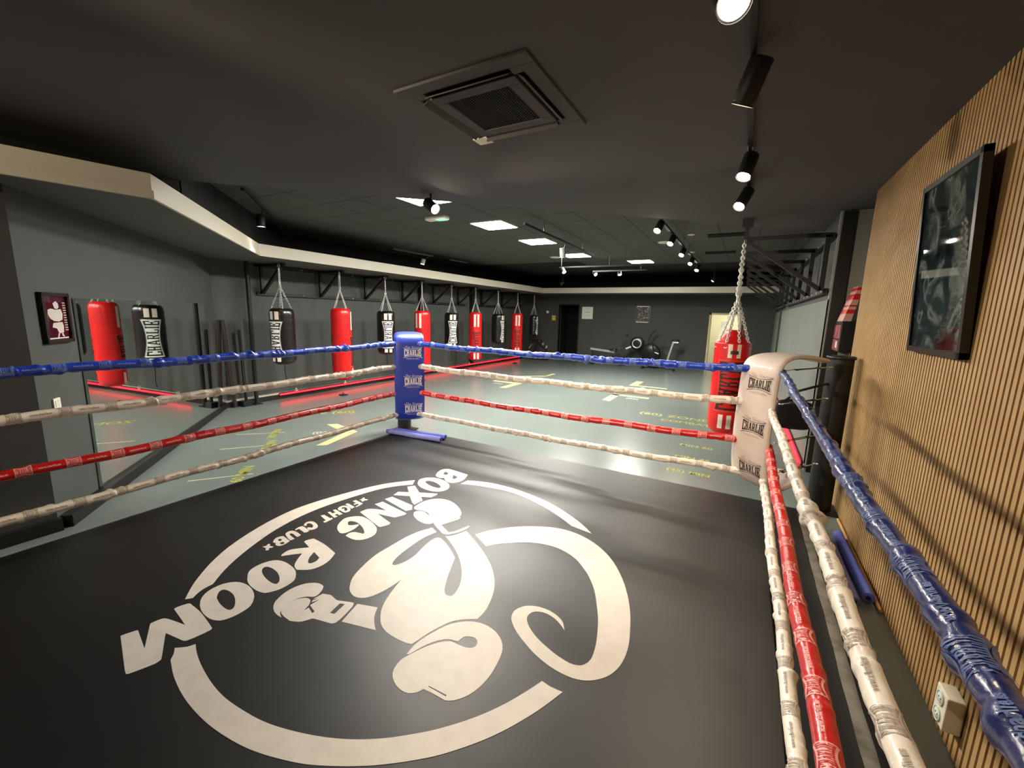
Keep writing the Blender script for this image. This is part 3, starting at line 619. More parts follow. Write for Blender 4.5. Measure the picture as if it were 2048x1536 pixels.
# navy padded bag hung on the post behind the white pad
t = thing('padded_bag', (.47, 4.66, .78), 'dark navy padded bag hanging behind the white corner pad', 'bag')
def lump(c, s_, seed, m, name, par):
    b = MB(); rnd = random.Random(seed); prof = []; vs = []; fs = []; NS, NR = 20, 12
    for j in range(NR+1):
        ph = pi*j/NR
        for k in range(NS):
            a = 2*pi*k/NS; e = .55
            f = lambda x: math.copysign(abs(x)**e, x)
            w_ = 1 + .05*sin(3*a+seed) + .04*sin(5*ph+seed)
            vs.append((c[0]+s_[0]*f(sin(ph))*f(cos(a))*w_, c[1]+s_[1]*f(sin(ph))*f(sin(a))*w_, c[2]+s_[2]*f(cos(ph))*w_))
    for j in range(NR):
        for k in range(NS): fs.append((j*NS+k, (j+1)*NS+k, (j+1)*NS+(k+1)%NS, j*NS+(k+1)%NS))
    return b.add(vs, fs, True).build(name, m, par)
lump((.47, 4.62, .94), (.15, .06, .14), 3, 'navy', 'body', t)
MB().tube([(.40,4.64,1.06),(.5,4.66,1.16),(.66,4.72,1.22),(.72,4.74,1.24)], .012, 8).build('strap', 'navy', t)

# ================================================================ PUNCHING BAGS
def cyl_map(r, a0, z0, rot=True):
    """lettering on an upright cylinder, reading upwards when rot"""
    if rot: return lambda u, v: (r*cos(a0 + v/r*1.0), r*sin(a0 + v/r*1.0), z0 + u)
    return lambda u, v: (r*cos(a0 + u/r), r*sin(a0 + u/r), z0 + v)
def make_bag(color, h, r, hang, label, group):
    t = thing('punching_bag', (0, 0, 0), label, 'punching bag', group)
    prof = [(0, .0), (r*.55, .012), (r*.86, .05), (r*.97, .1), (r, .16)]
    nn = 18
    for i in range(nn): prof.append((r*(1 + .012*sin(i*1.9)), .16 + (h-.28)*(i+1)/nn))
    prof += [(r*.97, h-.06), (r*.9, h-.025), (r*.78, h-.004), (r*.6, h), (0, h)]
    body = MB().lathe(prof, (0,0,0), 36)
    rr = r*1.022
    ch = MB(); top = hang - .02; knot = h + .36*(hang-h)/.7
    for k in range(4):
        a = pi/4 + pi/2*k; ch.chain((r*.82*cos(a), r*.82*sin(a), h-.03), (0, 0, knot))
    for o in (-.012, .012): ch.chain((o, 0, knot-.01), (o*.6, 0, top))
    rg = ch; rg.ring((0,0,knot), .022, .006, (1,0,0), 16).ring((0,0,top), .025, .006, (1,0,0), 16)
    for k in range(4):
        a = pi/4 + pi/2*k; rg.ring((r*.9*cos(a), r*.9*sin(a), h-.045), .018, .004, (cos(a), sin(a), .4), 12)
    rg.build('chain', 'chrome', t)
    if color == 'black':
        MB().tube([(0,0,.01),(.01,0,-.12),(0,.01,-.25),(.015,0,-.36)], .008, 6).build('tether', 'plastic_black', t)
    lt, pn, st, ol = MB(), MB(), MB(), MB()
    for a0 in (0, pi):
        if color == 'red':
            zc = .62 + (h-1.5)*.4; W, H = .64, .30
            fn = cyl_map(rr+.002, a0, zc); fo = cyl_map(rr, a0, zc)
            logo(lt, W, H, fn, .3, 2, 4, (.93, .82))
            for v0, v1 in ((.455, .48), (-.48, -.455)): bow_strip(ol, W, H, fo, v0, v1, .3)
            for s_ in (-1, 1): ol.quad((s_*W*.5, -.48*H), (s_*W*.487, -.48*H), (s_*W*.487, .48*H), (s_*W*.5, .48*H), 1, 8, fo)
            for o in (-.055, .055):
                st.quad((h-.44, o-.03), (h-.07, o-.03), (h-.07, o+.03), (h-.44, o+.03), 6, 3, cyl_map(rr, a0, 0))
                st.quad((.07, o-.03), (.26, o-.03), (.26, o+.03), (.07, o+.03), 6, 3, cyl_map(rr, a0, 0))
        else:
            zc = h*.47; W, H = h*.60, .285
            fn = cyl_map(rr+.003, a0, zc); fo = cyl_map(rr+.001, a0, zc)
            bow_strip(pn, W, H, fo, -.5, .5, .36, 18, 8)
            logo(lt, W, H, fn, .36, 2, 4, (.93, .84))
            for v0, v1 in ((.455, .475), (-.475, -.455)): bow_strip(lt, W, H, fn, v0, v1, .36)
            for o in (-.052, .052):
                st.quad((h-.2, o-.035), (h-.06, o-.035), (h-.06, o+.035), (h-.2, o+.035), 3, 3, cyl_map(rr, a0, 0))
                st.quad((.075, o-.033), (.155, o-.033), (.155, o+.033), (.075, o+.033), 3, 3, cyl_map(rr, a0, 0))
    body.ink(st, 'bag_stripe').ink(ol, 'print_gold').ink(pn, 'print_white').ink(lt, 'print_black').build('body', 'bag_' + color, t)
    return t
HANG = 2.56
red0 = make_bag('red', 1.50, .20, HANG-.33, 'tall red punching bag, first red one along the bag wall, left of the blue pad', 'bags along the left wall')
blk0 = make_bag('black', 1.02, .205, HANG-.78, 'short black punching bag nearest the mirror corner, first in the row', 'bags along the left wall')
small0 = make_bag('black', .84, .17, HANG-.95, 'smallest black punching bag at the far end of the row, next to the back wall', 'bags along the left wall')
BAGS = [  # y, source, bottom z, turn from the camera direction, label
    (4.59, blk0, .78, -38, None),
    (5.85, red0, .33, 84, None),
    (7.09, blk0, .78, 12, 'short black punching bag whose white print shows just left of the blue pad'),
    (8.34, red0, .33, -30, 'tall red punching bag half hidden behind the blue corner pad'),
    (9.58, blk0, .78, 10, 'short black punching bag, first one right of the blue pad'),
    (10.78, red0, .33, 10, 'tall red punching bag, second bag right of the blue pad'),
    (12.12, blk0, .78, 62, 'short black punching bag showing its plain side, between the two farthest red bags'),
    (13.49, red0, .33, 6, 'tall red punching bag farthest down the row, beside the smallest black bag'),
    (14.85, small0, .95, 70, None)]
for y, src, z, turn, lab in BAGS:
    base = math.atan2(-y, 7.3)
    o = src if lab is None else dup(src, label=lab)
    o.location = (-7.3, y, z); o.rotation_euler = (0, 0, base + R(turn))
# the wide red bag on the right, hung by many chains
t = thing('punching_bag', (-.115, 6.05, .32), 'wide red punching bag with a stepped collar, hanging right behind the white pad', 'punching bag')
r = .208
big = MB().lathe([(0,.32),(r*.6,.325),(r*.88,.36),(r*.97,.42),(r,.5),(r*1.01,.9),(r,1.2),(r*1.01,1.5),(r*1.0,1.515),(r*.8,1.53),(r*.78,1.55),(r*.52,1.605),(r*.5,1.61),(r*.46,1.612),(r*.46,1.66),(r*.42,1.672),(0,1.675)], (-.115,6.05,0), 40)
def at_big(fn): return lambda u, v: tuple(a + b for a, b in zip(fn(u, v), (-.115, 6.05, 0)))
a0 = math.atan2(-6.05, .115) + R(2); lt, ol, st, sq = MB(), MB(), MB(), MB()
fn, fo = at_big(cyl_map(r*1.02, a0, .97)), at_big(cyl_map(r*1.015, a0, .97))
logo(lt, .66, .34, fn, .22, 2, 5, (.93, .86))
for v0, v1 in ((.47, .49), (-.49, -.47)): bow_strip(ol, .66, .34, fo, v0, v1, .22)
for s_ in (-1, 1): ol.quad((s_*.33, -.167), (s_*.322, -.167), (s_*.322, .167), (s_*.33, .167), 1, 8, fo)
for o in (-.05, .05):
    st.quad((1.33, o-.024), (1.5, o-.024), (1.5, o+.024), (1.33, o+.024), 4, 3, at_big(cyl_map(r*1.016, a0+.1, 0)))
    st.quad((.42, o-.028), (.6, o-.028), (.6, o+.028), (.42, o+.028), 4, 3, at_big(cyl_map(r*1.016, a0-.05, 0)))
sq.quad((1.375, -.045), (1.42, -.045), (1.42, .045), (1.375, .045), 2, 4, at_big(cyl_map(r*1.022, a0+.1, 0)))
big.ink(st, 'bag_stripe').ink(ol, 'print_gold').ink(lt, 'print_black').ink(sq, 'chrome_dark').build('body', 'bag_red', t)
ch = MB()
for k in range(8):
    a = pi/8 + pi/4*k
    ch.chain((-.115 + r*.92*cos(a), 6.05 + r*.92*sin(a), 1.5), (-.115, 6.05, 2.08), .044, .016, .0055)
for o in (-.018, 0, .018): ch.chain((-.115+o, 6.05+o*.5, 2.07), (-.115+o*.5, 6.05, 2.38), .044, .016, .0055)
for o in (-.01, .01): ch.chain((-.115+o, 6.05, 2.36), (-.115, 6.05, 2.765), .05, .018, .0065)
rg = ch.ring((-.115,6.05,2.08), .028, .007, (1,0,0), 16)
for k in range(8):
    a = pi/8 + pi/4*k; rg.ring((-.115+r*.97*cos(a), 6.05+r*.97*sin(a), 1.47), .02, .005, (cos(a), sin(a), .3), 12)
rg.build('chain', 'chrome', t)

# ================================================================ WALL RACKS
def rack(ys, y0, y1, xw, sgn, tip, zt, zb, label, brace_x, name='bag_rack'):
    t = thing(name, (xw, (y0+y1)/2, zb), label, 'bag rack', 'wall racks')
    MB().box((xw, y0, zt-.03), (xw + sgn*.05, y1, zt+.03)).build('top_rail', 'steel_black', t)
    MB().box((xw, y0, zb-.03), (xw + sgn*.05, y1, zb+.03)).build('bottom_rail', 'steel_black', t)
    for y in ys:
        b = MB().bar((xw + sgn*.05, y, zt), (tip, y, zt), .05, .05, (0,0,1))
        b.bar((xw + sgn*.07, y, zb), (xw + sgn*.07, y, zt), .05, .05, (0,1,0))
        b.bar((xw + sgn*.08, y, zb+.01), (brace_x, y, zt-.03), .045, .05, (0,1,0))
        b.ring((tip - sgn*.03, y, zt-.04), .025, .006, (0,1,0), 14)
        b.build('bracket', 'steel_black', t)
    if xw > 0 and y0 < 7: MB().box((tip-.07, y0-.06, zt+.14), (tip+.05, y0+.05, zt+.238)).bar((tip-.01, y0, zt), (tip-.01, y0, zt+.2), .05).build('ceiling_bracket', 'steel_black', t)
    n = max(2, int((y1-y0)/.42)); b0 = None
    for i in range(n+1):
        for z in (zt, zb):
            p = (sgn*.052, y0 + .08 + (y1-y0-.16)*i/n - (y0+y1)/2, z - zb)
            if b0 is None: b0 = MB().lathe([(0,-.004),(.012,-.004),(.016,.004),(.010,.012),(0,.012)], (0,0,0), 10, 'X').build('bolt', 'steel_bolt', t, world=False); o = b0
            else: o = b0.copy(); col.objects.link(o)
            o.location = p
    return t
rack([4.68, 5.92, 7.13, 8.38], 4.6, 8.95, -8.06, 1, -7.27, 2.57, 2.06, 'black steel wall rack carrying the four nearest bags on the left', -7.36)
rack([9.62, 10.82], 9.25, 11.3, -8.06, 1, -7.27, 2.57, 2.06, 'black steel wall rack carrying the fifth and sixth bags', -7.36)
rack([12.16, 13.53, 14.89], 11.9, 15.2, -8.06, 1, -7.27, 2.57, 2.06, 'black steel wall rack carrying the three farthest bags', -7.36)
rack([6.05 + 1.24*k for k in range(5)], 6.07, 11.3, .79, -1, -.09, 2.78, 2.16, 'black steel rack on the right wall that holds the wide red bag', -.08)
rack([12.3, 13.5, 14.7], 12.2, 15.6, .79, -1, -.09, 2.78, 2.16, 'farther black steel rack on the right wall, beside the back wall', -.08)
for y, lab in ((9.1, 'black upright steel post between the first two racks on the bag wall'), (11.6, 'black upright steel post between the two far racks on the bag wall')):
    tag(MB().box((-8.05, y-.06, .126), (-7.95, y+.06, 2.6)).build('rack_upright', 'steel_black'), lab, 'steel post', 'rack uprights')
tag(MB().box((.82, 5.955, 0), (.935, 5.998, 3.01)).build('rack_upright', 'steel_black'), 'black upright steel beam in the recess beside the slatted wall', 'steel post', 'rack uprights')
# poles and sticks in the mirror corner
t = thing('steel_pole', (-7.9, 4.37, 0), 'tall black pole from floor to soffit by the mirror corner', 'pole')
MB().cyl((-7.9, 4.37, .02), (-7.9, 4.37, 2.61), .036).build('shaft', 'steel_black', t); MB().box((-7.97,4.30,0),(-7.83,4.44,.02)).build('foot', 'steel_black', t)
t = thing('long_stick', (-7.9, 4.17, 0), 'thin black stick with a built-in highlight leaning left of the tall pole', 'stick')
MB().tube([(-7.9, 4.185, .02), (-7.9, 4.155, 1.40)], .026, 12).build('shaft', 'plastic_black', t); MB().box((-7.876,4.15,.3),(-7.868,4.165,1.36)).build('highlight_strip', 'chrome_dark', t)  # thin brighter strip stands in for a highlight along the stick
MB().box((-7.97,4.1,0),(-7.84,4.26,.1)).build('foot', 'plastic_black', t)
t = thing('long_stick', (-7.98, 3.99, 0), 'brown wooden stick leaning in the mirror corner', 'stick')
MB().tube([(-7.93, 4.0, .02), (-7.985, 3.93, 1.57)], .034, 12).build('shaft', 'wood_brown', t); MB().tube([(-7.93,4.0,.18),(-7.939,3.988,.42)], .0355, 12).build('grip', 'navy', t)
# mirror on the diagonal wall, its picture and socket
m_ = MB(); MD = Matrix.Rotation(R(-.9), 3, 'Z') @ D.to_3d(); m_.obox(V(dw(2.5, .97, .045)), MD*1.95, V((0,0,.87)), (Matrix.Rotation(R(-.9), 3, 'Z') @ N.to_3d())*.012)
tag(m_.build('wall_mirror', 'mirror'), 'large frameless mirror on the diagonal wall reflecting the bags', 'mirror')
def flat_on(c, ux, uz, n, w_, h_, d_, mb): return mb.obox(V(c) + V(n)*d_/2, V(ux)*w_/2, V(uz)*h_/2, V(n)*d_/2)
DX, NX, UZ = D.to_3d(), N.to_3d(), V((0,0,1))
t = thing('picture_frame', dw(.285, 1.48), 'small framed boxer picture on the diagonal wall left of the mirror', 'picture')
c0 = V(dw(.285, 1.675, .001)); fr = MB()
for s_ in (-1, 1):
    flat_on(c0 + DX*s_*.155, DX, UZ, NX, .026, .40, .03, fr); flat_on(c0 + UZ*s_*.187, DX, UZ, NX, .336, .026, .03, fr)
fr.build('frame', 'frame_black', t)
art_material('art_maroon', [(.3, (52, 18, 34)), (.7, (92, 26, 40))], 3, 2.0)
flat_on(c0, DX, UZ, NX, .29, .36, .012, MB()).build('picture', 'art_maroon', t)
def art(mb, c, ux, pts, d=.0135): mb.add([V(c) + V(ux)*x + UZ*z + NX*d for x, z in pts], [tuple(range(len(pts)))])
fg = MB()
art(fg, c0, DX, [(-.02,.115),(.02,.135),(.045,.115),(.05,.085),(.025,.07),(-.005,.075)])            # head
art(fg, c0, DX, [(-.095,.03),(-.09,.065),(-.05,.075),(.0,.065),(.07,.07),(.085,.03),(.075,-.015),(.03,-.03),(-.03,-.025),(-.07,-.005)])
art(fg, c0, DX, [(-.06,-.075),(-.045,-.04),(.07,-.035),(.08,-.07),(.07,-.12),(.01,-.125),(-.01,-.085)])
art(fg, c0, DX, [(.0,-.125),(.02,-.125),(.0,-.165),(-.02,-.17)]); art(fg, c0, DX, [(.04,-.125),(.06,-.125),(.075,-.155),(.05,-.15)])
fg.build('printed_figure', 'canvas_print', t)
MB().obox(c0 + UZ*-.163 + NX*.014, DX*.12, UZ*.005, NX*.001).build('printed_band', 'paper', t)
lg = MB()
for i in range(12): lg.obox(c0 + DX*.115 + UZ*(.12-.02*i) + NX*.0135, DX*.018, UZ*.005, NX*.0005)
lg.build('printed_text', 'print_grey', t)
t = thing('wall_socket', dw(.145, .95), 'small white wall socket low on the diagonal wall under the picture', 'socket')
flat_on(dw(.145, .993), DX, UZ, NX, .082, .088, .012, MB()).build('plate', 'plastic_white', t); flat_on(dw(.145, .993, .012), DX, UZ, NX, .05, .052, .003, MB()).build('rocker', 'paper', t)

# red light strips at the wall bases
def led(x, y0, y1, s_, z, label):
    t = thing('light_strip', (x, (y0+y1)/2, 0), label, 'light strip', 'red light strips')
    MB().box((x, y0, z-.03), (x + s_*.02, y1, z+.035)).build('channel', 'steel_black', t)
    MB().tube([(x + s_*.034, y0, z), (x + s_*.034, (y0+y1)/2, z), (x + s_*.034, y1, z)], .017, 10).build('glowing_tube', 'led_red', t)
led(-7.985, 4.86, 15.0, 1, .10, 'glowing red light strip along the foot of the bag wall')
led(.798, 6.1, 12.0, -1, .06, 'glowing red light strip along the foot of the right wall')
for y in (5.2, 6.4, 8.9, 11.4):
    tag(MB().ring((-7.95, y, .165), .022, .008, (0,1,0), 14).box((-7.985, y-.03, .127), (-7.93, y+.03, .145)).build('floor_hook', 'chrome'), 'steel anchor ring on the ledge above the red light strip', 'hook', 'anchor rings on the ledge')
for y, w_ in ((5.87, 'first'), (8.36, 'second'), (10.8, 'third'), (13.5, 'farthest')):
    tag(MB().box((-7.42, y-.06, 0), (-7.28, y+.06, .02)).ring((-7.35, y, .04), .02, .006, (0,1,0), 12).build('floor_anchor', 'plastic_black'), 'black floor anchor plate under the %s tall red bag of the row' % w_, 'anchor', 'floor anchors')

# ================================================================ SLATTED WALL: picture and sockets
t = thing('picture_frame', (.93, 3.14, 1.64), 'tall black framed print hanging tilted on the slatted wall', 'picture')
lo, hi = V((.925, 0, 1.640)), V((.868, 0, 2.605)); ud = (hi - lo).normalized(); nd = V((-1,0,0)) - ud*V((-1,0,0)).dot(ud); nd.normalize()
yl, yr = 3.52, 2.775; L = (hi-lo).length; YY = V((0,1,0)); cm = (lo+hi)/2 + YY*(yl+yr)/2
fr = MB()
for s_ in (-1, 1):
    fr.obox(cm + YY*s_*((yl-yr)/2 - .016), YY*.016, ud*L/2, nd*.018); fr.obox(cm + ud*s_*(L/2 - .016), YY*(yl-yr)/2, ud*.016, nd*.018)
fr.build('frame', 'frame_black', t)
art_material('art_smoke', [(.34, (14, 20, 22)), (.50, (34, 48, 50)), (.58, (98, 108, 104)), (.66, (36, 52, 58))], 3.2, 4.4)
MB().obox(cm + nd*.002, YY*((yl-yr)/2 - .03), ud*(L/2 - .03), nd*.004).build('print', 'art_smoke', t)
t = thing('wall_socket', (.93, 2.23, .13), 'cream double socket box low on the slatted wall', 'socket')
MB().box((.886, 2.176, .129), (.946, 2.282, .283)).build('box', 'plastic_white', t, bevel=.006)
for z in (.168, .243):
    MB().ring((.884, 2.229, z), .028, .004, (1,0,0), 24).lathe([(0,-.002),(.024,-.002),(.024,.002),(0,.002)], (.8845, 2.229, z), 20, 'X').build('outlet', 'paper', t)
    h_ = MB()
    for o in (-.009, .009): h_.lathe([(0,-.001),(.0035,-.001),(.0035,.001),(0,.001)], (.8822, 2.229+o, z), 8, 'X')
    h_.build('hole', 'plastic_black', t)
# wall box in the recess and the cartons on it
t = thing('wall_cabinet', (1.04, 5.78, 1.49), 'black box with pink pictures mounted in the recess above the ring post', 'cabinet')
MB().box((.888, 5.56, 1.49), (1.25, 5.95, 1.815)).build('case', 'plastic_black', t, bevel=.004)
mat('pink_picture', (172, 92, 98), .4, noise=(14, (104, 48, 58), .4, .65))
MB().box((.8865, 5.60, 1.63), (.8885, 5.94, 1.775)).box((.8865, 5.60, 1.50), (.8885, 5.94, 1.615)).build('printed_front', 'pink_picture', t)
MB().box((.886, 5.68, 1.53), (.887, 5.75, 1.60)).build('printed_badge', 'paper', t)
tag(MB().tube([(1.0,5.62,1.49),(1.0,5.60,1.2),(.98,5.63,.9),(1.0,5.6,.6),(1.05,5.7,.1)], .006, 8).build('power_cable', 'plastic_grey'), 'grey cable hanging down from the black wall box', 'cable')
t = thing('carton', (.97, 5.75, 1.816), 'red and white carton leaning upright on top of the black wall box', 'carton')
q = [(.893, 5.60, 1.817), (.965, 5.60, 1.817), (.965, 5.90, 1.817), (.893, 5.90, 1.817), (.985, 5.60, 2.18), (1.03, 5.60, 2.18), (1.03, 5.90, 2.18), (.985, 5.90, 2.18)]
mat('carton_print', (196, 150, 140), .5)
MB().add(q, [(0,3,2,1),(4,5,6,7),(0,1,5,4),(1,2,6,5),(2,3,7,6),(3,0,4,7)]).build('box', 'carton_print', t)
bd = MB()
for f0, f1 in ((.22,.34), (.42,.47), (.62,.78), (.88,.97)):
    def at_(f, x, y): 
        k = .893 + (.985-.893)*f if x == 0 else .965 + (1.03-.965)*f
        return (k - (.0015 if x == 0 else 0), y, 1.817 + .363*f)
    bd.add([at_(f0,0,5.5985), at_(f0,0,5.9), at_(f1,0,5.9), at_(f1,0,5.5985)], [(0,1,2,3)])
    bd.add([at_(f0,0,5.5985), at_(f1,0,5.5985), at_(f1,1,5.5985), at_(f0,1,5.5985)], [(0,1,2,3)])
bd.build('printed_bands', 'red_plastic', t)

# ================================================================ CEILING: air unit, tracks, lamps
def air_unit(cx, cy, z, s_, label, simple=False):
    t = thing('ceiling_air_unit', (cx, cy, z), label, 'air conditioner')
    h = s_/2; g = .205*s_/.84
    p = MB(); pz = z - .016
    so, si = h*.66, h*.80     # slot band
    p.box((cx-h, cy-h, pz), (cx+h, cy-si, z)).box((cx-h, cy+si, pz), (cx+h, cy+h, z)).box((cx-h, cy-si, pz), (cx-si, cy+si, z)).box((cx+si, cy-si, pz), (cx+h, cy+si, z))
    for i in (-1, 1):
        for j in (-1, 1): p.box((cx+i*so, cy+j*so, pz), (cx+i*si, cy+j*si, z))
    p.build('panel', 'plaster', t, bevel=.003)
    c = MB(); c.box((cx-so, cy-so, pz-.006), (cx+so, cy-g, z)).box((cx-so, cy+g, pz-.006), (cx+so, cy+so, z)).box((cx-so, cy-g, pz-.006), (cx-g, cy+g, z)).box((cx+g, cy-g, pz-.006), (cx+so, cy+g, z))
    c.build('centre_frame', 'plaster', t, bevel=.003)
    MB().box((cx-g, cy-g, z-.012), (cx+g, cy+g, z-.006)).build('grille_back', 'black_void', t)
    f = MB(); n = 26
    for i in range(n): x = cx - g + 2*g*(i+.5)/n; f.bar((x, cy-g, pz+.002), (x, cy+g, pz+.002), .0055, .008)
    for j in range(9): y = cy - g + 2*g*(j+.5)/9; f.bar((cx-g, y, pz+.006), (cx+g, y, pz+.006), .003, .004)
    f.build('grille', 'grille_dark', t)
    for i, j in ((1,0), (-1,0), (0,1), (0,-1)):
        m = (so+si)/2; wd = (si-so)/2; a = V((i, j, 0)); b_ = V((j, i, 0)); k = V((cx, cy, z))
        MB().obox(k + a*m + V((0,0,-.004)), b_*so, a*wd, V((0,0,.002))).build('slot', 'black_void', t)
        MB().obox(k + a*(m+wd*.1) + V((0,0,-.022)), b_*so*.97, (a*.5 + V((0,0,-.35))).normalized()*wd*.75, (a*.35 + V((0,0,.5))).normalized()*.002).build('louvre', 'plaster', t)
    return t
ac = air_unit(-1.44, 2.32, 3.02, .84, 'square ceiling air unit with a dark grille above the ring')
MB().box((-1.80, 2.60, 2.994), (-1.69, 2.70, 3.0)).build('sensor_cover', 'plastic_white', ac)

def spot(lens, back, r, label, power, m='spot_light', group='spotlights', size=R(70), mount=None, color=(1, .82, .6)):
    lens, back = V(lens), V(back); d = (lens - back).normalized()
    t = thing('spotlight', tuple(back), label, 'spotlight', group)
    b = MB(); u = d.cross(V((0,0,1))); 
    b.tube([back, back + d*.004, lens - d*.004, lens], [r*.86, r, r, r*.97], 22)
    b.tube([lens, lens + d*.010], r*.99, 22, caps=False); b.build('housing', 'steel_black', t)
    MB().tube([lens + d*.002, lens + d*.004], r*.86, 22).build('lens', m, t)
    if mount is not None:
        MB().tube([(lens+back)/2 + V((0,0,r*.5)), V(mount)], .012, 10).build('stem', 'steel_black', t)
    if power > 0:
        ld = bpy.data.lights.new('lamp', 'SPOT'); ld.energy = power; ld.spot_size = size; ld.spot_blend = .6; ld.shadow_soft_size = r*.8; ld.color = color
        lo_ = bpy.data.objects.new('lamp', ld); col.objects.link(lo_); lo_.parent = t
        lo_.location = tuple(lens + d*.02 - back); lo_.rotation_euler = d.to_track_quat('-Z', 'Y').to_euler()
    return t
def track(a, b, label, rods=(), zc=3.27, w_=.035):
    t = thing('lighting_track', tuple((V(a)+V(b))/2), label, 'lighting track', 'lighting tracks')
    MB().bar(a, b, w_, .032).build('rail', 'steel_black', t)
    for x, y in rods: MB().tube([(x, y, a[2]), (x, y, zc)], .004, 6).build('hanger_rod', 'chrome_dark', t)
    return t
track((-.10, 1.5, 2.998), (-.10, 4.75, 2.998), 'black lighting track on the plaster ceiling over the right of the ring')
spot((-.147, 1.75, 2.86), (-.19, 1.86, 2.99), .058, 'nearest spotlight over the ring, its bright lens facing out', RING_SPOT_W*.9, group='spotlights over the ring', size=R(95), mount=(-.1, 1.84, 2.99))
spot((-.118, 2.375, 2.80), (-.055, 2.32, 2.955), .05, 'second spotlight over the ring, long black cylinder tilted down', RING_SPOT_W, group='spotlights over the ring', size=R(80), mount=(-.1, 2.34, 2.99))
spot((-.12, 3.51, 2.80), (-.085, 3.57, 2.95), .05, 'third spotlight over the ring, glowing above the last one', RING_SPOT_W, group='spotlights over the ring', size=R(80), mount=(-.1, 3.55, 2.99))
spot((-.158, 4.38, 2.80), (-.098, 4.48, 2.95), .05, 'farthest spotlight over the ring, above the wide red bag', RING_SPOT_W, group='spotlights over the ring', size=R(80), mount=(-.1, 4.45, 2.99))
spot((-2.95, 3.585, 2.86), (-3.074, 3.60, 2.938), .055, 'single bright spotlight hanging in front of the nearest ceiling panel light', RING_SPOT_W*3.6, size=R(92), mount=(-3.02, 3.6, 3.018))
track((-2.6, -2.3, 2.998), (-2.6, -.35, 2.998), 'added black track for the fill spotlights, unseen behind the camera')  # unseen track and its three spots, added to brighten ropes, slats and moulding
spot((-2.55, -.5, 2.80), (-2.644, -.584, 2.86), .05, 'added fill spotlight, unseen behind the camera, aimed at the slatted wall', RING_SPOT_W*1.8, size=R(80), mount=(-2.6, -.54, 2.99))
spot((-2.57, -1.0, 2.80), (-2.588, -1.13, 2.845), .05, 'added fill spotlight, unseen behind the camera, aimed at the far ring corner', RING_SPOT_W*12, size=R(60), mount=(-2.6, -1.08, 2.99))
spot((-2.67, -1.55, 2.86), (-2.59, -1.66, 2.91), .05, 'added fill spotlight, unseen behind the camera, aimed at the left moulding', RING_SPOT_W*2.6, size=R(92), mount=(-2.6, -1.62, 2.99))
track((-5.46, 3.04, 3.2), (-8.0, 5.27, 3.2), 'black lighting track above the diagonal soffit', [], 3.27)
spot((-6.30, 3.74, 2.97), (-6.29, 3.735, 3.13), .055, 'single spotlight on the track above the diagonal soffit', HALL_SPOT_W*2, group='spotlights in the hall', mount=(-6.29, 3.77, 3.19))
track((-2.96, 5.60, 3.1), (-3.02, 8.95, 3.1), 'long dark lighting track between the ceiling panel lights', [(-2.97, 6.3), (-3.0, 8.2)])
spot((-3.06, 7.35, 2.86), (-3.06, 7.33, 3.02), .055, 'pale grey spotlight under the track by the third panel light', HALL_SPOT_W, 'spot_dim', 'spotlights in the hall', mount=(-3.0, 7.34, 3.09)).children[0].data.materials[0] = MATS['plastic_grey']
track((-1.14, 6.1, 3.1), (-1.14, 8.5, 3.1), 'nearer black lighting track on the right of the hall ceiling', [(-1.14, 8.45)])
track((-1.14, 9.15, 3.1), (-1.14, 11.7, 3.1), 'farther black lighting track on the right of the hall ceiling', [(-1.14, 9.2), (-1.14, 11.6)])
for i, (y, nm) in enumerate(((6.05, 'first'), (7.14, 'second'), (8.45, 'third'), (9.82, 'fourth'), (11.15, 'fifth'))):
    spot((-1.16, y-.05, 2.95), (-1.13, y+.03, 3.06), .05, '%s spotlight counting away from the camera on the right hall tracks' % nm, HALL_SPOT_W, group='spotlights in the hall', mount=(-1.14, y+.02, 3.09), size=R(90))
track((-6.7, 6.75, 3.1), (-6.6, 7.95, 3.1), 'short lighting track left of the hall near the cream moulding', [(-6.68, 7.2)])
spot((-6.82, 7.82, 2.92), (-6.80, 7.84, 3.03), .05, 'grey spotlight above the cream moulding over the third bag', HALL_SPOT_W, group='spotlights in the hall', mount=(-6.62, 7.84, 3.09)).children[0].data.materials[0] = MATS['plastic_grey']
track((-6.62, 8.6, 3.1), (-6.54, 9.25, 3.1), 'shortest lighting track on the left of the hall ceiling', [])
track((-4.2, 9.9, 2.98), (-1.6, 9.95, 2.98), 'thin pendant lighting track across the back of the hall', [(-4.15, 9.9), (-2.95, 9.92)])
track((-3.7, 11.0, 2.98), (-2.3, 11.0, 2.98), 'second thin pendant track farther back across the hall', [(-2.45, 11.0)], 3.27)
for lens, back, nm in (((-3.62, 11.0, 2.90), (-3.70, 11.05, 2.96), 'left'), ((-2.98, 11.0, 2.88), (-3.0, 11.02, 2.95), 'right')):
    spot(lens, back, .05, '%s spotlight on the second pendant track at the back' % nm, HALL_SPOT_W, group='spotlights in the hall', mount=(lens[0], 11.0, 2.97))
spot((-4.05, 9.85, 2.86), (-4.12, 9.9, 2.95), .05, 'spotlight on the first pendant track, left of the back panel light', HALL_SPOT_W, group='spotlights in the hall', mount=(-4.1, 9.9, 2.97))
spot((-5.7, 13.6, 2.86), (-5.6, 13.62, 2.95), .05, 'small spotlight low in the dark corner above the back moulding', HALL_SPOT_W*.5, 'spot_dim', 'spotlights in the hall', mount=(-5.6, 13.62, 3.28))
spot((-.95, 13.4, 2.88), (-.9, 13.42, 2.96), .045, 'small spotlight in the dark above the back moulding, left of the chain', HALL_SPOT_W*.5, 'spot_dim', 'spotlights in the hall', mount=(-.9, 13.42, 3.28))

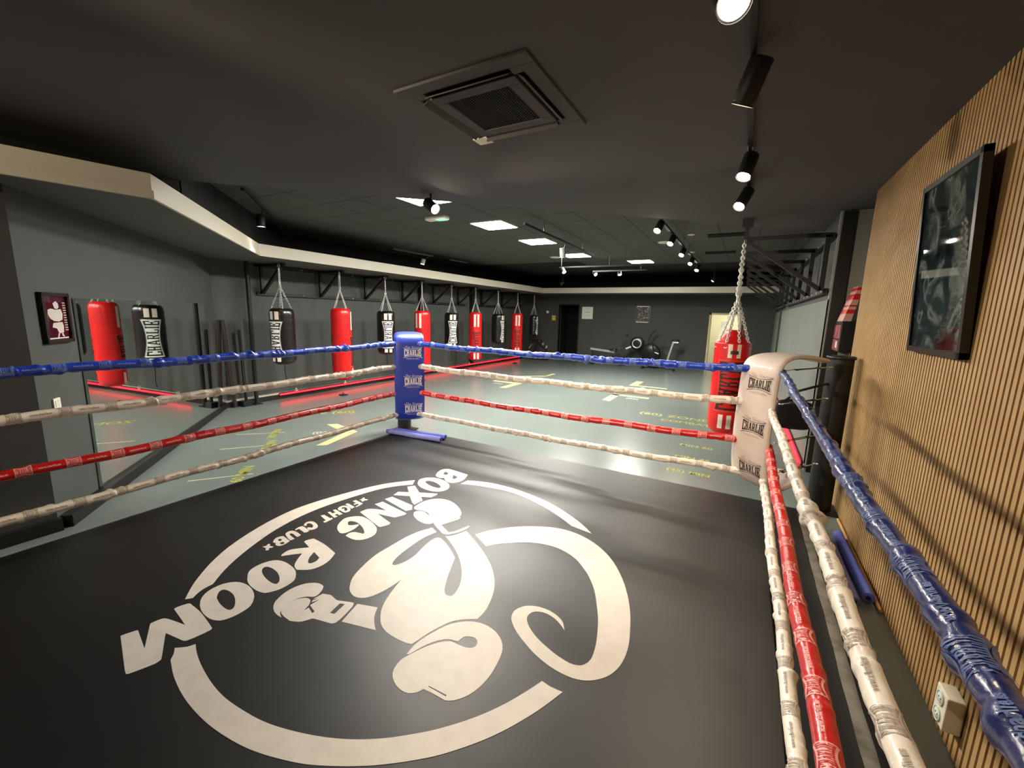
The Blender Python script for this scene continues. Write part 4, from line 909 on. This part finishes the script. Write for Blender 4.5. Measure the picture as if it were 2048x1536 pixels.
def panel(x0, y0, label, on=True):
    t = thing('panel_light', (x0+.3, y0+.3, 3.26), label, 'panel light', 'ceiling panel lights')
    f = MB()
    f.box((x0, y0, 3.255), (x0+.6, y0+.012, 3.269)).box((x0, y0+.588, 3.255), (x0+.6, y0+.6, 3.269)).box((x0, y0+.012, 3.255), (x0+.012, y0+.588, 3.269)).box((x0+.588, y0+.012, 3.255), (x0+.6, y0+.588, 3.269))
    f.build('frame', 'plastic_white', t)
    MB().box((x0+.012, y0+.012, 3.26), (x0+.588, y0+.588, 3.268)).build('diffuser', 'panel_light', t)
panel(-4.15, 4.12, 'nearest square panel light, partly cut off by the plaster ceiling edge')
panel(-4.15, 5.92, 'second square panel light from the ring, the brightest in view')
panel(-4.15, 7.60, 'third square panel light from the ring, left of the long track')
panel(-4.12, 9.70, 'fourth square panel light from the ring, behind the pale grey spotlight')
panel(-2.90, 11.3, 'farthest square panel light, right of the others')
t = thing('exit_sign', (-4.4, 5.37, 3.2), 'small green tinted emergency light on the tile ceiling', 'emergency light')
MB().box((-4.56, 5.30, 3.215), (-4.18, 5.42, 3.268)).build('case', 'plastic_white', t); MB().box((-4.36, 5.31, 3.209), (-4.2, 5.41, 3.215)).build('lamp_cover', 'exit_green', t)
for x, y, lab in ((-4.43, 10.15, 'round white ceiling speaker left of the fourth panel light'), (-1.54, 8.85, 'round white ceiling speaker beside the right hall track')):
    t = thing('ceiling_speaker', (x, y, 3.26), lab, 'speaker', 'ceiling speakers')
    MB().lathe([(0, 3.255), (.10, 3.252), (.13, 3.256), (.145, 3.269), (0, 3.269)], (x, y, 0), 28).build('rim', 'plastic_white', t)
    MB().lathe([(0, 3.249), (.095, 3.249), (.1, 3.254), (0, 3.254)], (x, y, 0), 24).build('grille', 'paper', t)
for x0, y0, lab in ((-.75, 8.3, 'nearer dark ceiling vent left of the hanging chain'), (-.95, 10.4, 'farther dark ceiling vent left of the hanging chain')):
    t = thing('ceiling_vent', (x0+.3, y0+.15, 3.26), lab, 'vent', 'ceiling vents')
    MB().box((x0, y0, 3.262), (x0+.6, y0+.3, 3.2695)).build('backing', 'black_void', t)
    b = MB()
    for k in range(4): b.box((x0, y0+.02+.075*k, 3.25), (x0+.6, y0+.045+.075*k, 3.262))
    b.build('slats', 'grille_dark', t)
    tag(MB().lathe([(0,3.255),(.06,3.255),(.07,3.269),(0,3.269)], (x0-.25, y0-.1, 0), 20).build('downlight', 'plastic_white'), 'small white ceiling disc beside the %s vent' % lab.split()[0], 'ceiling disc', 'ceiling discs')

# ================================================================ BACK WALL
def board(x0, x1, z0, z1, m, name, label, cat, y=15.985):
    t = thing(name, ((x0+x1)/2, y, z0), label, cat); MB().box((x0, y, z0), (x1, 15.9985, z1)).build('sheet', m, t); return t
t = board(-5.73, -5.29, 1.69, 2.16, 'paper', 'notice_board', 'white notice sheet on the back wall right of the dark doorway', 'notice')
b = MB()
for z, w_ in ((2.08, .2), (1.95, .24), (1.93, .12), (1.81, .16)): b.box((-5.51-w_/2, 15.983, z), (-5.51+w_/2, 15.985, z+.014))
b.build('printed_text', 'print_grey', t)
mat('poster_print', (36, 34, 33), .6, noise=(13, (150, 146, 138), .5, .68))
t = board(-3.66, -3.09, 1.60, 2.24, 'plastic_black', 'poster', 'dark poster with pale bands above the rowing machine', 'poster')
MB().box((-3.60, 15.98, 1.66), (-3.15, 15.985, 2.18)).build('printed_picture', 'poster_print', t)
MB().box((-3.60, 15.979, 2.19), (-3.15, 15.985, 2.215)).box((-3.60, 15.979, 1.62), (-3.15, 15.985, 1.645)).build('pale_bands', 'paper', t)
board(-7.02, -6.86, 1.60, 1.79, 'paper_yellow', 'wall_sign', 'small yellow wall sign left of the dark doorway', 'sign', 15.975)
t = thing('wall_sensor', (-7.2, 15.95, 1.88), 'tiny white sensor on the back wall above the yellow sign', 'sensor')
lump((-7.22, 15.96, 1.93), (.05, .04, .05), 2, 'plastic_white', 'body', t)
# rowing machine
t = thing('rowing_machine', (-4.2, 15.4, 0), 'rowing machine with a pale rail along the back wall', 'rowing machine')
MB().bar((-5.1, 15.4, .58), (-4.1, 15.4, .50), .06, .075).build('rail', 'plastic_grey', t)
MB().box((-5.06,15.2,0),(-4.98,15.6,.05)).bar((-5.02,15.4,.03),(-5.02,15.4,.56), .05).bar((-3.95,15.25,.03),(-3.6,15.4,.62), .05).bar((-3.95,15.55,.03),(-3.6,15.4,.62), .05).build('legs', 'steel_black', t)
MB().bar((-4.15,15.4,.47),(-3.5,15.4,.78), .08, .09).build('frame', 'steel_black', t); MB().bar((-3.75,15.345,.66),(-3.55,15.345,.75), .004, .05).build('printed_plate', 'paper', t)
lump((-4.2, 15.4, .585), (.13, .16, .035), 4, 'plastic_black', 'seat', t)
MB().lathe([(0,-.09),(.2,-.09),(.24,-.06),(.24,.06),(.2,.09),(0,.09)], (-3.36,15.4,.87), 30, 'Y').build('flywheel', 'plastic_black', t)
MB().ring((-3.36,15.305,.87), .15, .018, (0,1,0), 28).build('flywheel_rim', 'chrome', t)
MB().bar((-3.5,15.4,1.0),(-3.78,15.4,1.12), .035).build('monitor_arm', 'steel_black', t); MB().box((-3.83,15.3,1.08),(-3.74,15.5,1.17)).build('monitor', 'plastic_black', t)
# fan bike
t = thing('fan_bike', (-2.6, 15.3, 0), 'black fan exercise bike beside the rowing machine', 'exercise bike')
MB().lathe([(0,-.1),(.31,-.1),(.34,-.05),(.34,.05),(.31,.1),(0,.1)], (-2.85,15.3,.55), 34, 'Y').build('fan_wheel', 'plastic_black', t)
MB().bar((-3.1,15.1,.03),(-3.1,15.5,.03), .06).bar((-2.05,15.1,.03),(-2.05,15.5,.03), .06).bar((-3.1,15.3,.05),(-2.75,15.3,.45), .06).bar((-2.75,15.3,.4),(-2.05,15.3,.06), .07).bar((-2.7,15.3,.35),(-2.72,15.3,.9), .09).build('frame', 'steel_black', t)
MB().tube([(-2.68,15.15,.5),(-2.78,15.1,.9),(-2.72,15.1,1.15),(-2.6,15.1,1.25),(-2.3,15.1,1.22)], .022, 8).build('handlebar', 'plastic_black', t)
MB().tube([(-2.72,15.5,.5),(-2.98,15.5,.8),(-2.98,15.5,1.1),(-2.85,15.5,1.3),(-2.72,15.5,1.38)], .022, 8).build('handlebar', 'plastic_black', t)
MB().bar((-2.3,15.3,.2),(-2.12,15.3,.98), .055).build('seat_post', 'plastic_grey', t); MB().bar((-2.14,15.3,.98),(-1.95,15.3,.985), .045).build('seat_slider', 'chrome', t)
lump((-2.05, 15.3, 1.05), (.13, .11, .035), 6, 'plastic_black', 'saddle', t); MB().bar((-2.74,15.195,.62),(-2.56,15.195,.56), .004, .04).build('printed_plate', 'paper', t)
# gym machine in the far corner
t = thing('weight_bench', (-7.2, 15.4, 0), 'dark weight machine with chrome parts under the smallest bag', 'weight machine')
MB().bar((-7.6,15.2,.03),(-6.8,15.2,.03), .07).bar((-7.5,15.2,.05),(-7.3,15.2,.72), .06).bar((-7.3,15.2,.7),(-6.85,15.2,.42), .06).bar((-6.85,15.2,.4),(-6.8,15.2,.05), .06).build('frame', 'steel_black', t)
lump((-7.3, 15.2, .76), (.2, .12, .06), 8, 'plastic_black', 'pad', t)
MB().tube([(-7.62,15.15,.45),(-7.5,15.15,.62)], .014, 8).tube([(-7.0,15.1,.62),(-6.95,15.1,.7)], .03, 10).tube([(-6.84,15.1,.5),(-6.8,15.1,.6)], .03, 10).build('handles', 'chrome', t)
# corridor behind the lit doorway
t = thing('corridor_lamp', (-.5, 17.4, 2.48), 'ceiling lamp in the pale corridor behind the back doorway', 'lamp')
MB().box((-.8, 17.0, 2.47), (-.2, 17.6, 2.495)).build('diffuser', 'corridor_light', t)
b = thing('notice_sheet', (-.62, 18.58, 1.5), 'small grey sheet on the corridor wall seen through the doorway', 'notice')
MB().box((-.85, 18.58, 1.5), (-.68, 18.5985, 1.72)).build('sheet', 'paper', b)
